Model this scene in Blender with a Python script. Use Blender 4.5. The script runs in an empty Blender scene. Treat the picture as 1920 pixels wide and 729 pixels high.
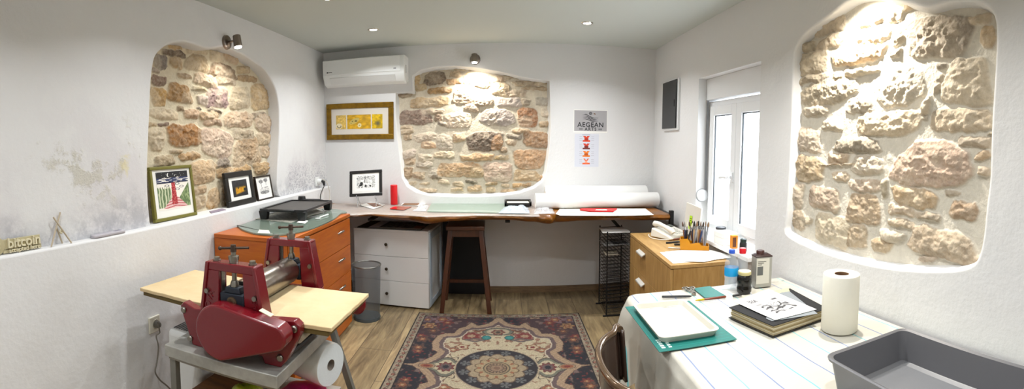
import bpy, bmesh, math, random
import numpy as np
from mathutils import Vector, Matrix
random.seed(7); PI = math.pi
scene = bpy.context.scene
COL = scene.collection

# ------------------------------------------------------------------ room measures (metres)
D, DL, DR = 4.403, 1.808, 1.473          # back wall y, left wall -x, right wall x
YF, CEIL, CAMZ = -1.30, 2.395, 1.445     # front wall y, ceiling z, eye height
LEDGE = 1.039
FP, CV, PITCH, YAW = 861.5858, 330.2321, 0.0697, 0.0148

# surveying: where the sight line through a photo pixel meets a plane of the room
_cy, _sy, _cp, _sp = math.cos(YAW), math.sin(YAW), math.cos(PITCH), math.sin(PITCH)
_R = Matrix(((1, 0, 0), (0, _cp, -_sp), (0, _sp, _cp))) @ Matrix(((_cy, -_sy, 0), (_sy, _cy, 0), (0, 0, 1)))
_RT = _R.transposed()
def ray(px, py):
    th = (px - 960) / FP; v = (CV - py) / FP
    return _RT @ Vector((math.sin(th), math.cos(th), v))
def PZ(px, py, z):
    d = ray(px, py); return Vector((0, 0, CAMZ)) + d * ((z - CAMZ) / d.z)
def PY(px, py, y):
    d = ray(px, py); return Vector((0, 0, CAMZ)) + d * (y / d.y)
def PX(px, py, x):
    d = ray(px, py); return Vector((0, 0, CAMZ)) + d * (x / d.x)

# ------------------------------------------------------------------ noise
def _hash(ix, iy, seed):
    h = (ix.astype(np.int64) * 374761393 + iy.astype(np.int64) * 668265263 + seed * 1442695041) & 0xffffffff
    h = ((h ^ (h >> 13)) * 1274126177) & 0xffffffff
    return ((h ^ (h >> 16)) & 0xffff) / 65535.0
def vnoise(x, y, seed=0):
    x = np.asarray(x, float); y = np.asarray(y, float)
    ix, iy = np.floor(x), np.floor(y); fx, fy = x - ix, y - iy
    fx = fx * fx * (3 - 2 * fx); fy = fy * fy * (3 - 2 * fy)
    a, b = _hash(ix, iy, seed), _hash(ix + 1, iy, seed)
    c, d = _hash(ix, iy + 1, seed), _hash(ix + 1, iy + 1, seed)
    return (a * (1 - fx) + b * fx) * (1 - fy) + (c * (1 - fx) + d * fx) * fy
def fbm(x, y, seed=0, o=4, g=.5):
    s = 0; a = 1; t = 0
    for i in range(o):
        s = s + a * vnoise(x * 2 ** i, y * 2 ** i, seed + i * 17); t += a; a *= g
    return s / t
def sstep(a, b, x):
    t = np.clip((x - a) / (b - a), 0, 1); return t * t * (3 - 2 * t)
def lin(c):
    if isinstance(c, str):
        c = c.lstrip('#'); c = [int(c[i:i + 2], 16) for i in (0, 2, 4)]
    c = np.asarray(c, float) / 255.0
    return np.where(c <= .04045, c / 12.92, ((c + .055) / 1.055) ** 2.4)

# ------------------------------------------------------------------ materials
MATS = {}
def mat(name, col='#cccccc', rough=.5, metal=0., bump=None, var=None, spec=None, trans=0., ior=None,
        emit=None, alpha=1., coat=0., attr=None, sheen=0.):
    """principled material; bump=(scale,strength,dist); var=(scale,colour2,amount,stretch)"""
    if name in MATS: return MATS[name]
    m = bpy.data.materials.new(name); m.use_nodes = True
    nt = m.node_tree; b = nt.nodes['Principled BSDF']; L = nt.links.new
    c = tuple(lin(col)) + (1,)
    b.inputs['Base Color'].default_value = c
    b.inputs['Roughness'].default_value = rough; b.inputs['Metallic'].default_value = metal
    if spec is not None: b.inputs['Specular IOR Level'].default_value = spec
    if trans: b.inputs['Transmission Weight'].default_value = trans
    if ior: b.inputs['IOR'].default_value = ior
    if coat: b.inputs['Coat Weight'].default_value = coat; b.inputs['Coat Roughness'].default_value = .08
    if sheen: b.inputs['Sheen Weight'].default_value = sheen
    if alpha < 1: b.inputs['Alpha'].default_value = alpha
    if emit:
        b.inputs['Emission Color'].default_value = tuple(lin(emit[0])) + (1,); b.inputs['Emission Strength'].default_value = emit[1]
    tc = None
    def coords():
        nonlocal tc
        if tc is None: tc = nt.nodes.new('ShaderNodeTexCoord')
        return tc.outputs['Object']
    if attr:
        a = nt.nodes.new('ShaderNodeAttribute'); a.attribute_name = attr; L(a.outputs['Color'], b.inputs['Base Color'])
    if var:
        mp = nt.nodes.new('ShaderNodeMapping'); L(coords(), mp.inputs['Vector'])
        if len(var) > 3: mp.inputs['Scale'].default_value = var[3]
        n = nt.nodes.new('ShaderNodeTexNoise'); n.inputs['Scale'].default_value = var[0]; n.inputs['Detail'].default_value = 6
        n.inputs['Roughness'].default_value = .65
        L(mp.outputs['Vector'], n.inputs['Vector'])
        r = nt.nodes.new('ShaderNodeMapRange'); r.inputs['From Min'].default_value = .35; r.inputs['From Max'].default_value = .65
        r.inputs['To Max'].default_value = var[2]
        L(n.outputs['Fac'], r.inputs['Value'])
        mx = nt.nodes.new('ShaderNodeMix'); mx.data_type = 'RGBA'
        L(r.outputs['Result'], mx.inputs['Factor'])
        mx.inputs[6].default_value = c; mx.inputs[7].default_value = tuple(lin(var[1])) + (1,)
        if attr: L(a.outputs['Color'], mx.inputs[6])
        L(mx.outputs[2], b.inputs['Base Color'])
    if bump:
        n2 = nt.nodes.new('ShaderNodeTexNoise'); n2.inputs['Scale'].default_value = bump[0]; n2.inputs['Detail'].default_value = 5
        L(coords(), n2.inputs['Vector'])
        bp = nt.nodes.new('ShaderNodeBump'); bp.inputs['Strength'].default_value = bump[1]
        bp.inputs['Distance'].default_value = bump[2] if len(bump) > 2 else .004
        L(n2.outputs['Fac'], bp.inputs['Height']); L(bp.outputs['Normal'], b.inputs['Normal'])
    MATS[name] = m
    return m

# ------------------------------------------------------------------ mesh builder
class MB:
    def __init__(s): s.v = []; s.f = []; s.c = None
    def add(s, vs, fs):
        o = len(s.v); s.v += [Vector(p) for p in vs]; s.f += [tuple(i + o for i in f) for f in fs]; return s
    def box(s, a, b, M=None):
        (x0, y0, z0), (x1, y1, z1) = a, b
        vs = [(x0, y0, z0), (x1, y0, z0), (x1, y1, z0), (x0, y1, z0), (x0, y0, z1), (x1, y0, z1), (x1, y1, z1), (x0, y1, z1)]
        if M is not None: vs = [M @ Vector(p) for p in vs]
        return s.add(vs, [(3, 2, 1, 0), (4, 5, 6, 7), (0, 1, 5, 4), (1, 2, 6, 5), (2, 3, 7, 6), (3, 0, 4, 7)])
    def hexa(s, lo, hi):
        """two quads (bottom, top), four points each"""
        return s.add(list(lo) + list(hi), [(3, 2, 1, 0), (4, 5, 6, 7), (0, 1, 5, 4), (1, 2, 6, 5), (2, 3, 7, 6), (3, 0, 4, 7)])
    def prism(s, poly, vec):
        n = len(poly); poly = [Vector(p) for p in poly]; vec = Vector(vec)
        return s.add(poly + [p + vec for p in poly], [tuple(range(n - 1, -1, -1)), tuple(range(n, 2 * n))] +
                     [(i, (i + 1) % n, n + (i + 1) % n, n + i) for i in range(n)])
    def cyl(s, p0, p1, r0, r1=None, n=20, caps=True):
        return s.tube([p0, p1], [r0, r0 if r1 is None else r1], n, caps)
    def tube(s, pts, r, n=10, caps=True, closed=False):
        pts = [Vector(p) for p in pts]; m = len(pts)
        rs = r if isinstance(r, (list, tuple)) else [r] * m
        up = None; rings = []
        for i, p in enumerate(pts):
            if closed: t = pts[(i + 1) % m] - pts[i - 1]
            else: t = pts[min(i + 1, m - 1)] - pts[max(i - 1, 0)]
            t.normalize()
            if up is None:
                up = Vector((0, 0, 1)) if abs(t.z) < .9 else Vector((1, 0, 0))
            a = up - t * up.dot(t)
            if a.length < 1e-5: a = t.orthogonal()
            a.normalize(); up = a; b = t.cross(a)
            rings.append([p + (a * math.cos(2 * PI * k / n) + b * math.sin(2 * PI * k / n)) * rs[i] for k in range(n)])
        vs = [q for g in rings for q in g]; fs = []
        for i in range(m if closed else m - 1):
            j = (i + 1) % m
            for k in range(n):
                k2 = (k + 1) % n; fs.append((i * n + k, i * n + k2, j * n + k2, j * n + k))
        if caps and not closed: fs += [tuple(range(n - 1, -1, -1)), tuple((m - 1) * n + k for k in range(n))]
        return s.add(vs, fs)
    def lathe(s, prof, c, n=32, ax='z', caps=True):
        """prof: list of (r, h)"""
        c = Vector(c); vs = []; m = len(prof)
        for r, h in prof:
            for k in range(n):
                a = 2 * PI * k / n; u, w = r * math.cos(a), r * math.sin(a)
                vs.append(c + Vector({'z': (u, w, h), 'y': (u, h, w), 'x': (h, u, w)}[ax]))
        fs = [(i * n + k, i * n + (k + 1) % n, (i + 1) * n + (k + 1) % n, (i + 1) * n + k) for i in range(m - 1) for k in range(n)]
        if caps:
            if prof[0][0] > 1e-6: fs.append(tuple(range(n - 1, -1, -1)))
            if prof[-1][0] > 1e-6: fs.append(tuple((m - 1) * n + k for k in range(n)))
        return s.add(vs, fs)
    def sphere(s, c, r, n=14, sc=(1, 1, 1)):
        c = Vector(c); vs = []; m = n // 2 + 1
        for i in range(m):
            t = PI * i / (m - 1)
            for k in range(n):
                a = 2 * PI * k / n
                vs.append(c + Vector((r * sc[0] * math.sin(t) * math.cos(a), r * sc[1] * math.sin(t) * math.sin(a), r * sc[2] * math.cos(t))))
        return s.add(vs, [(i * n + k, i * n + (k + 1) % n, (i + 1) * n + (k + 1) % n, (i + 1) * n + k) for i in range(m - 1) for k in range(n)])
    def grid(s, nu, nv, fn):
        vs = [fn(i / (nu - 1), j / (nv - 1)) for j in range(nv) for i in range(nu)]
        return s.add(vs, [(j * nu + i, j * nu + i + 1, (j + 1) * nu + i + 1, (j + 1) * nu + i) for j in range(nv - 1) for i in range(nu - 1)])
    def xf(s, M):
        s.v = [M @ p for p in s.v]; return s

def obj(name, mb, m, parent=None, bevel=0., seg=2, smooth=True, solid=0., sub=0, keep=False, ang=40):
    me = bpy.data.meshes.new(name)
    vs = mb.v
    o = bpy.data.objects.new(name, me); COL.objects.link(o)
    if parent is not None:
        inv = MW[parent.name].inverted(); vs = [inv @ p for p in vs]; o.parent = parent; MW[o.name] = MW[parent.name]
    elif not keep:
        xs = [p.x for p in vs]; ys = [p.y for p in vs]; zs = [p.z for p in vs]
        c = Vector(((min(xs) + max(xs)) / 2, (min(ys) + max(ys)) / 2, min(zs)))
        vs = [p - c for p in vs]; o.location = c; MW[o.name] = Matrix.Translation(c)
    else: MW[o.name] = Matrix()
    me.from_pydata([tuple(p) for p in vs], [], mb.f); me.update()
    if m is not None: me.materials.append(m)
    if mb.c is not None:
        at = me.color_attributes.new('col', 'FLOAT_COLOR', 'POINT')
        a = np.ones((len(vs), 4)); a[:, :3] = mb.c; at.data.foreach_set('color', a.ravel())
    if smooth:
        me.polygons.foreach_set('use_smooth', [True] * len(me.polygons)); me.set_sharp_from_angle(angle=math.radians(ang))
    if solid:
        d = o.modifiers.new('solid', 'SOLIDIFY'); d.thickness = solid
    if bevel:
        d = o.modifiers.new('bevel', 'BEVEL'); d.width = bevel; d.segments = seg; d.limit_method = 'ANGLE'; d.angle_limit = math.radians(35)
    if sub:
        d = o.modifiers.new('sub', 'SUBSURF'); d.levels = sub; d.render_levels = sub
    return o
MW = {}
def tag(o, label=None, cat=None, group=None, kind=None):
    if label: o['label'] = label
    if cat: o['category'] = cat
    if group: o['group'] = group
    if kind: o['kind'] = kind
    return o
def thing(name, label, cat, loc, rz=0., group=None):
    o = bpy.data.objects.new(name, None); COL.objects.link(o)
    o.location = loc; o.rotation_euler = (0, 0, rz); o.empty_display_size = .05
    MW[o.name] = Matrix.Translation(Vector(loc)) @ Matrix.Rotation(rz, 4, 'Z')
    return tag(o, label, cat, group)
def dup(root, loc, rz=None, label=None, rot=None):
    r = root.copy(); COL.objects.link(r); r.location = loc
    if rz is not None: r.rotation_euler = (0, 0, rz)
    if rot is not None: r.rotation_euler = rot
    if label: r['label'] = label
    for ch in list(root.children):
        c = ch.copy(); COL.objects.link(c); c.parent = r
        for g in ch.children:
            d = g.copy(); COL.objects.link(d); d.parent = c
    return r
def structure(name, mb, m, **k):
    o = obj(name, mb, m, keep=True, **k); o['kind'] = 'structure'; return o

def text_mb(txt, size, depth, M, align='CENTER', bold=0., space=1.):
    cu = bpy.data.curves.new('t', 'FONT'); cu.body = txt; cu.size = size; cu.extrude = depth / 2; cu.align_x = align; cu.align_y = 'CENTER'
    cu.offset = bold; cu.space_character = space; cu.resolution_u = 3
    to = bpy.data.objects.new('t', cu); COL.objects.link(to)
    dg = bpy.context.evaluated_depsgraph_get(); me = bpy.data.meshes.new_from_object(to.evaluated_get(dg))
    mb = MB(); mb.add([M @ v.co for v in me.vertices], [tuple(p.vertices) for p in me.polygons])
    bpy.data.objects.remove(to); bpy.data.curves.remove(cu); bpy.data.meshes.remove(me)
    return mb
def frame_M(origin, xdir, ydir):
    x = Vector(xdir).normalized(); y = Vector(ydir); y = (y - x * y.dot(x)).normalized(); z = x.cross(y)
    M = Matrix((x, y, z)).transposed().to_4x4(); M.translation = Vector(origin); return M
def picture_mb(w, h, M, fn, nu, nv):
    """flat printed sheet: colour from fn(u,v) (u right, v up), as colour attribute"""
    u, v = np.meshgrid(np.linspace(0, 1, nu), np.linspace(0, 1, nv))
    c = fn(u, v)
    mb = MB(); mb.grid(nu, nv, lambda a, b: M @ Vector(((a - .5) * w, (b - .5) * h, 0)))
    mb.c = lin(c.reshape(-1, 3)); return mb
def mixc(c, col, m):
    return c * (1 - m[..., None]) + np.asarray(col, float) * m[..., None]
DOWN_W, SPOT_W, SKY = 11.6, 55.0, 12.0
STRIPE_SLOPE = 0.0
# ------------------------------------------------------------------ camera
cam = bpy.data.cameras.new('camera'); cam.type = 'PANO'
cam.panorama_type = 'CENTRAL_CYLINDRICAL'
cam.central_cylindrical_range_u_min = -960 / FP; cam.central_cylindrical_range_u_max = 960 / FP
cam.central_cylindrical_range_v_min = (CV - 729) / FP; cam.central_cylindrical_range_v_max = CV / FP
cam.central_cylindrical_radius = 1.0
cam.clip_start = .02
co = bpy.data.objects.new('camera', cam); COL.objects.link(co)
co.location = (0, 0, CAMZ); co.rotation_euler = (PI / 2 - PITCH, 0, -YAW)
scene.camera = co
vs_ = scene.view_settings; vs_.view_transform = 'Standard'; vs_.look = 'None'; vs_.gamma = 1; vs_.use_curve_mapping = False
vs_.exposure = 0.0
try:
    scene.cycles.use_denoising = True; scene.cycles.max_bounces = 8; scene.cycles.diffuse_bounces = 5
    scene.cycles.transparent_max_bounces = 12; scene.cycles.sample_clamp_indirect = 8
    scene.cycles.caustics_reflective = False; scene.cycles.caustics_refractive = False
except Exception: pass

# ------------------------------------------------------------------ wall materials
def plaster(name, stains=False, base='#dcdcdc'):
    m = mat(name, base, .85, bump=None)
    nt = m.node_tree; L = nt.links.new; b = nt.nodes['Principled BSDF']
    tc = nt.nodes.new('ShaderNodeTexCoord')
    def noise(s, d=5, r=.6):
        n = nt.nodes.new('ShaderNodeTexNoise'); n.inputs['Scale'].default_value = s; n.inputs['Detail'].default_value = d
        n.inputs['Roughness'].default_value = r; L(tc.outputs['Object'], n.inputs['Vector']); return n.outputs['Fac']
    def math_(op, a, b_=None, clamp=False):
        n = nt.nodes.new('ShaderNodeMath'); n.operation = op; n.use_clamp = clamp
        for i, q in enumerate((a, b_)):
            if q is None: continue
            if isinstance(q, (int, float)): n.inputs[i].default_value = q
            else: L(q, n.inputs[i])
        return n.outputs[0]
    def mr(v, a, b_, c=0, d=1):
        n = nt.nodes.new('ShaderNodeMapRange'); n.interpolation_type = 'SMOOTHSTEP'
        for i, q in zip(range(1, 5), (a, b_, c, d)): n.inputs[i].default_value = q
        L(v, n.inputs[0]); return n.outputs[0]
    coarse, fine = noise(5, 3), noise(55, 5)
    hgt = math_('ADD', math_('MULTIPLY', coarse, 1.2), math_('MULTIPLY', fine, .35))
    if stains:
        sep = nt.nodes.new('ShaderNodeSeparateXYZ'); L(tc.outputs['Object'], sep.inputs[0]); Yc, Zc = sep.outputs[1], sep.outputs[2]
        n1, n2, n3, n4 = noise(3.4, 6, .62), noise(14, 6, .7), noise(2.2, 5, .6), noise(75, 4, .7)
        # flaking patches across the middle of the wall
        my = math_('MULTIPLY', mr(Yc, .95, 1.25), mr(Yc, 1.72, 1.9, 1, 0))
        mz = math_('MULTIPLY', mr(Zc, 1.10, 1.32), mr(Zc, 1.50, 1.72, 1, 0))
        area = math_('MULTIPLY', my, mz)
        flake = math_('MULTIPLY', mr(math_('ADD', n1, math_('MULTIPLY', n2, .35)), .72, .80), area, True)
        # the yellow patch
        dy = math_('SUBTRACT', Yc, 1.655); dz = math_('SUBTRACT', Zc, 1.395)
        rr = math_('ADD', math_('MULTIPLY', dy, dy), math_('MULTIPLY', dz, dz))
        rr = math_('ADD', math_('SQRT', rr), math_('MULTIPLY', math_('SUBTRACT', n2, .5), .26))
        yel = mr(rr, .015, .060, 1, 0)
        # blue-grey damp just above the ledge
        damp = math_('MULTIPLY', mr(math_('ADD', Zc, math_('MULTIPLY', n3, -.45)), .82, 1.02, 1, 0), mr(n2, .34, .62))
        far = math_('MULTIPLY', mr(Yc, 3.45, 3.6), mr(math_('ADD', Zc, math_('MULTIPLY', n3, -.3)), 1.0, 1.22, 1, 0))
        spot = math_('MULTIPLY', far, mr(n4, .48, .62), True)
        wash = math_('MULTIPLY', mr(n3, .42, .62), mr(Zc, 1.3, 1.9, 1, .25))
        prev = None
        def over(prev, col, fac):
            n = nt.nodes.new('ShaderNodeMix'); n.data_type = 'RGBA'; L(fac, n.inputs[0])
            if prev is None: n.inputs[6].default_value = tuple(lin(base)) + (1,)
            else: L(prev, n.inputs[6])
            n.inputs[7].default_value = tuple(lin(col)) + (1,); return n.outputs[2]
        c = over(None, '#d3d1d3', wash)
        c = over(c, '#a5a6ac', math_('MULTIPLY', damp, .75))
        c = over(c, '#c3bfae', math_('MULTIPLY', flake, .6))
        c = over(c, '#d9cf9b', math_('MULTIPLY', yel, .6))
        c = over(c, '#8d8e98', math_('MULTIPLY', spot, .8))
        L(c, b.inputs['Base Color'])
        hgt = math_('ADD', hgt, math_('MULTIPLY', flake, math_('ADD', -.6, math_('MULTIPLY', n4, 2.2))))
    bp = nt.nodes.new('ShaderNodeBump'); bp.inputs['Strength'].default_value = .55; bp.inputs['Distance'].default_value = .008
    L(hgt, bp.inputs['Height']); L(bp.outputs['Normal'], b.inputs['Normal'])
    return m
M_wall = plaster('white plaster'); M_stain = plaster('stained plaster', True); M_ceil = mat('ceiling paint', '#c0c5c0', .9)
M_white = mat('white paint', '#e4e4e2', .45)

# floor: wood-look tiles, planks running away from the camera
def floor_mat():
    m = mat('wood look tile', '#8a7358', .42); nt = m.node_tree; L = nt.links.new; b = nt.nodes['Principled BSDF']
    tc = nt.nodes.new('ShaderNodeTexCoord'); mp = nt.nodes.new('ShaderNodeMapping'); mp.inputs['Rotation'].default_value = (0, 0, PI / 2)
    mp.inputs['Location'].default_value = (.32, .09, 0)
    L(tc.outputs['Object'], mp.inputs['Vector'])
    br = nt.nodes.new('ShaderNodeTexBrick'); br.offset = .37
    br.inputs['Color1'].default_value = (.0, .0, .0, 1); br.inputs['Color2'].default_value = (1, 1, 1, 1); br.inputs['Mortar'].default_value = (.5, .5, .5, 1)
    br.inputs['Scale'].default_value = 1; br.inputs['Brick Width'].default_value = 1.15; br.inputs['Row Height'].default_value = .235
    br.inputs['Mortar Size'].default_value = .0022; br.inputs['Mortar Smooth'].default_value = .2; br.inputs['Bias'].default_value = 0
    L(mp.outputs['Vector'], br.inputs['Vector'])
    mp2 = nt.nodes.new('ShaderNodeMapping'); mp2.inputs['Scale'].default_value = (14, 1.6, 1); L(tc.outputs['Object'], mp2.inputs['Vector'])
    vadd = nt.nodes.new('ShaderNodeVectorMath'); vadd.operation = 'MULTIPLY_ADD'
    L(br.outputs['Color'], vadd.inputs[0]); vadd.inputs[1].default_value = (9, 13, 5); L(mp2.outputs['Vector'], vadd.inputs[2])
    n = nt.nodes.new('ShaderNodeTexNoise'); n.inputs['Scale'].default_value = 1.7; n.inputs['Detail'].default_value = 8; n.inputs['Roughness'].default_value = .65
    n.inputs['Distortion'].default_value = .6
    L(vadd.outputs[0], n.inputs['Vector'])
    cr = nt.nodes.new('ShaderNodeValToRGB'); e = cr.color_ramp.elements
    e[0].position = .28; e[0].color = tuple(lin('#5a4b38')) + (1,); e[1].position = .72; e[1].color = tuple(lin('#ab9770')) + (1,)
    k = e.new(.5); k.color = tuple(lin('#8b7858')) + (1,)
    L(n.outputs['Fac'], cr.inputs['Fac'])
    hs = nt.nodes.new('ShaderNodeHueSaturation'); L(cr.outputs['Color'], hs.inputs['Color'])
    mr_ = nt.nodes.new('ShaderNodeMapRange'); mr_.inputs['To Min'].default_value = .72; mr_.inputs['To Max'].default_value = 1.18
    L(br.outputs['Color'], mr_.inputs['Value']); L(mr_.outputs['Result'], hs.inputs['Value'])
    mx = nt.nodes.new('ShaderNodeMix'); mx.data_type = 'RGBA'; L(br.outputs['Fac'], mx.inputs[0]); L(hs.outputs['Color'], mx.inputs[6])
    mx.inputs[7].default_value = tuple(lin('#4a3c2e')) + (1,); L(mx.outputs[2], b.inputs['Base Color'])
    bp = nt.nodes.new('ShaderNodeBump'); bp.inputs['Strength'].default_value = .3; bp.inputs['Distance'].default_value = .002; bp.invert = True
    L(br.outputs['Fac'], bp.inputs['Height']); L(bp.outputs['Normal'], b.inputs['Normal'])
    return m
M_floor = floor_mat()
M_skirt = mat('wood look skirting tile', '#6f5a44', .45, var=(3, '#8c7458', 1, (3, 3, 25)))
M_stone = mat('alcove stone', '#c0a888', .9, attr='col', bump=(75, .7, .006), var=(48, '#f2ead8', .20))

# ------------------------------------------------------------------ shell
T = .24
structure('floor', MB().box((-DL - T, YF - T, -.1), (DR + T, D + T, 0)), M_floor)
structure('ceiling', MB().box((-DL - T, YF - T, CEIL), (DR + T, D + T, CEIL + .1)), M_ceil)
structure('wall_front', MB().box((-DL - T, YF - T, 0), (DR + T, YF, CEIL)), M_wall)
def smooth_loop(pts, sub=5, corners=()):
    n = len(pts); out = []
    for i in range(n):
        p0, p1, p2, p3 = (Vector(pts[(i + k) % n]) for k in (-1, 0, 1, 2))
        for k in range(sub):
            t = k / sub
            out.append(.5 * ((2 * p1) + (p2 - p0) * t + (2 * p0 - 5 * p1 + 4 * p2 - p3) * t * t + (3 * p1 - p0 - 3 * p2 + p3) * t ** 3))
    return out
def ccw(l):
    a = sum(l[i].x * l[(i + 1) % len(l)].y - l[(i + 1) % len(l)].x * l[i].y for i in range(len(l)))
    return l if a > 0 else l[::-1]
def inset(l, d):
    n = len(l); out = []
    for i in range(n):
        t = (l[(i + 1) % n] - l[i - 1]); t.normalize(); out.append(l[i] + Vector((-t.y, t.x)) * d)
    return out
def wall_with_holes(name, m, M3, rect, holes, depth):
    """M3(u,v,w): w into the wall. holes: list of (loop, recess, taper, lip, through)"""
    bm = bmesh.new()
    def ring(loop, w): return [bm.verts.new(M3(p.x, p.y, w)) for p in loop]
    def edges(vs): return [bm.edges.new((vs[i], vs[(i + 1) % len(vs)])) for i in range(len(vs))]
    R = [Vector(q) for q in ((rect[0], rect[1]), (rect[2], rect[1]), (rect[2], rect[3]), (rect[0], rect[3]))]
    f0 = ring(R, 0); ef = edges(f0); b0 = ring(R, depth); eb = edges(b0)
    for i in range(4): bm.faces.new((f0[i], b0[i], b0[(i + 1) % 4], f0[(i + 1) % 4]))
    for loop, rec, taper, lip, thr in holes:
        loop = ccw(list(loop)); k = 5 if lip > 0 else 0
        rings = []
        for i in range(k):
            a = PI / 2 * i / k
            rings.append(ring(inset(loop, -lip * (1 - math.sin(a))), lip * (1 - math.cos(a))))
        if not k: rings.append(ring(loop, 0))
        else: rings.append(ring(loop, lip))
        rings.append(ring(inset(loop, taper), depth if thr else rec))
        for a, b in zip(rings, rings[1:]):
            for i in range(len(a)):
                fc = bm.faces.new((a[i], a[(i + 1) % len(a)], b[(i + 1) % len(a)], b[i])); fc.smooth = len(loop) > 6
        ef += [e for e in (bm.edges.get((rings[0][i], rings[0][(i + 1) % len(loop)])) for i in range(len(loop)))]
        if thr: eb += [e for e in (bm.edges.get((rings[-1][i], rings[-1][(i + 1) % len(loop)])) for i in range(len(loop)))]
        elif False: pass
    bmesh.ops.triangle_fill(bm, edges=ef, use_beauty=True); bmesh.ops.triangle_fill(bm, edges=eb, use_beauty=True)
    bmesh.ops.recalc_face_normals(bm, faces=bm.faces)
    me = bpy.data.meshes.new(name); bm.to_mesh(me); bm.free(); me.materials.append(m)
    o = bpy.data.objects.new(name, me); COL.objects.link(o); o['kind'] = 'structure'; MW[o.name] = Matrix(); return o

def stone_panel(name, parent, M3, to_uv, loop, w0, stones, seed, label, step=.0042, mortar='#cfc3a8', pale=0.):
    us = [p.x for p in loop]; vs = [p.y for p in loop]; mg = .03
    U = np.arange(min(us) - mg, max(us) + mg, step); V = np.arange(min(vs) - mg, max(vs) + mg, step)
    u, v = np.meshgrid(U, V)
    hgt = .006 * fbm(u * 9, v * 9, seed) + .004 * fbm(u * 40, v * 40, seed + 3)
    colr = np.ones(u.shape + (3,)) * lin(mortar)
    colr = colr * (.86 + .26 * fbm(u * 12, v * 12, seed + 9))[..., None]
    fine = fbm(u * 55, v * 75, seed + 71, 4, .65); rnd = random.Random(seed)
    wu = u + .038 * (fbm(u * 11, v * 11, seed + 21, 4) - .5) + .010 * (fbm(u * 45, v * 45, seed + 23, 2) - .5)
    wv = v + .038 * (fbm(u * 11, v * 11, seed + 31, 4) - .5) + .010 * (fbm(u * 45, v * 45, seed + 33, 2) - .5)
    for (x0, y0, x1, y1, c) in stones:
        cx, cy = (x0 + x1) / 2, (y0 + y1) / 2
        a, b_, e, f = to_uv(x0, cy), to_uv(x1, cy), to_uv(cx, y0), to_uv(cx, y1)
        ctr = ((a[0] + b_[0]) / 2, (e[1] + f[1]) / 2); hu, hv = abs(b_[0] - a[0]) / 2, abs(e[1] - f[1]) / 2
        slope = (b_[1] - a[1]) / (b_[0] - a[0])
        lu = (wu - ctr[0]) / hu; lv = (wv - ctr[1] - 0.5 * slope * (wu - ctr[0]) * 0) / hv
        # each stone has its own skew, corner cut and exponent
        sk, tp = rnd.uniform(-.22, .22), rnd.uniform(-.2, .2); p = rnd.uniform(3.2, 6.5)
        lv2 = lv - sk * lu; lu2 = lu * (1 + tp * lv)
        r = (np.abs(lu2) ** p + np.abs(lv2) ** p) ** (1 / p)
        r = np.maximum(r, (np.abs(lu2) + np.abs(lv2)) / rnd.uniform(1.5, 1.9))
        mk = sstep(1.04, .93, r); body = sstep(1.05, .35, r)
        th = rnd.uniform(.018, .032) * min(1, 2.2 * min(hu, hv) / .06 + .25)
        tilt = rnd.uniform(-.35, .35) * lu2 + rnd.uniform(-.35, .35) * lv2
        ridged = 1 - np.abs(2 * fbm(u * 14 + 3 * sk, v * 20, seed + rnd.randrange(99), 4) - 1)
        hs = th * (.55 + .3 * body + .22 * tilt) + .026 * (ridged - .6) * body + .012 * (fbm(u * 38, v * 48, seed + 5, 4, .6) - .5)
        hgt = np.where(mk > 0, np.maximum(hgt, hgt * (1 - mk) + hs * mk), hgt)
        base = (lin(c) * (1 - pale) + lin('#c4bbaa') * pale) * .84; k1 = fbm(u * 16, v * 22, seed + rnd.randrange(99), 4)
        k1 = .6 * k1 + .4 * fine; cc = base * (.40 + 1.2 * k1)[..., None]
        warm = sstep(.52, .68, fbm(u * 9 + 5, v * 9, seed + rnd.randrange(99), 3))
        cc = cc * (1 - .35 * warm[..., None]) + lin('#d8c8ae') * .9 * (.35 * warm[..., None])
        colr = colr * (1 - mk[..., None]) + cc * mk[..., None]
    nv, nu = u.shape
    mb = MB(); mb.v = [Vector(M3(float(a), float(b), w0 - float(h))) for a, b, h in zip(u.ravel(), v.ravel(), hgt.ravel())]
    mb.f = [(j * nu + i, j * nu + i + 1, (j + 1) * nu + i + 1, (j + 1) * nu + i) for j in range(nv - 1) for i in range(nu - 1)]
    mb.c = np.clip(colr.reshape(-1, 3), 0, 1)
    o = obj(name, mb, M_stone, parent, ang=180); o['label'] = label; return o
def zoomed(sc, ox, oy, lst): return [(a / sc + ox, b / sc + oy, c / sc + ox, d / sc + oy, col) for a, b, c, d, col in lst]
# ------------------------------------------------------------------ left wall
ML = lambda u, v, w: (-DL - w, u, v)
left_px = [(285, 455), (284, 440), (283, 425), (279, 380), (277, 330), (278, 290), (280, 240), (282, 190), (284, 150), (287, 125), (292, 105), (303, 92), (316, 83), (330, 79), (346, 78),
           (365, 83), (383, 90), (400, 90), (420, 88), (440, 95), (460, 105), (480, 118), (497, 131), (508, 148), (518, 170), (523, 200), (524, 240), (522, 290), (520, 340), (521, 360), (521, 376), (521, 390)]
lp = [Vector((q.y, q.z)) for q in (PX(a, b, -DL) for a, b in left_px)]
lp_s = smooth_loop(lp, 4)[:-4]
lp_s = [Vector((lp_s[0].x, LEDGE - .02))] + [p for p in lp_s if p.y > LEDGE + .01] + [Vector((lp_s[-1].x - .01, LEDGE - .02))]
REC_L = .108
wl = wall_with_holes('wall_left', M_stain, ML, (YF - T, LEDGE - .06, D + T, CEIL), [(lp_s, REC_L + .05, .006, .012, False)], T)
low = obj('lower_wall', MB().box((-DL - T, YF - T, 0), (-DL + .05, D, LEDGE)), M_wall, wl, bevel=.012, seg=3)
uvL = lambda px, py: (lambda q: (q.y, q.z))(PX(px, py, -DL - REC_L + .012))
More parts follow.
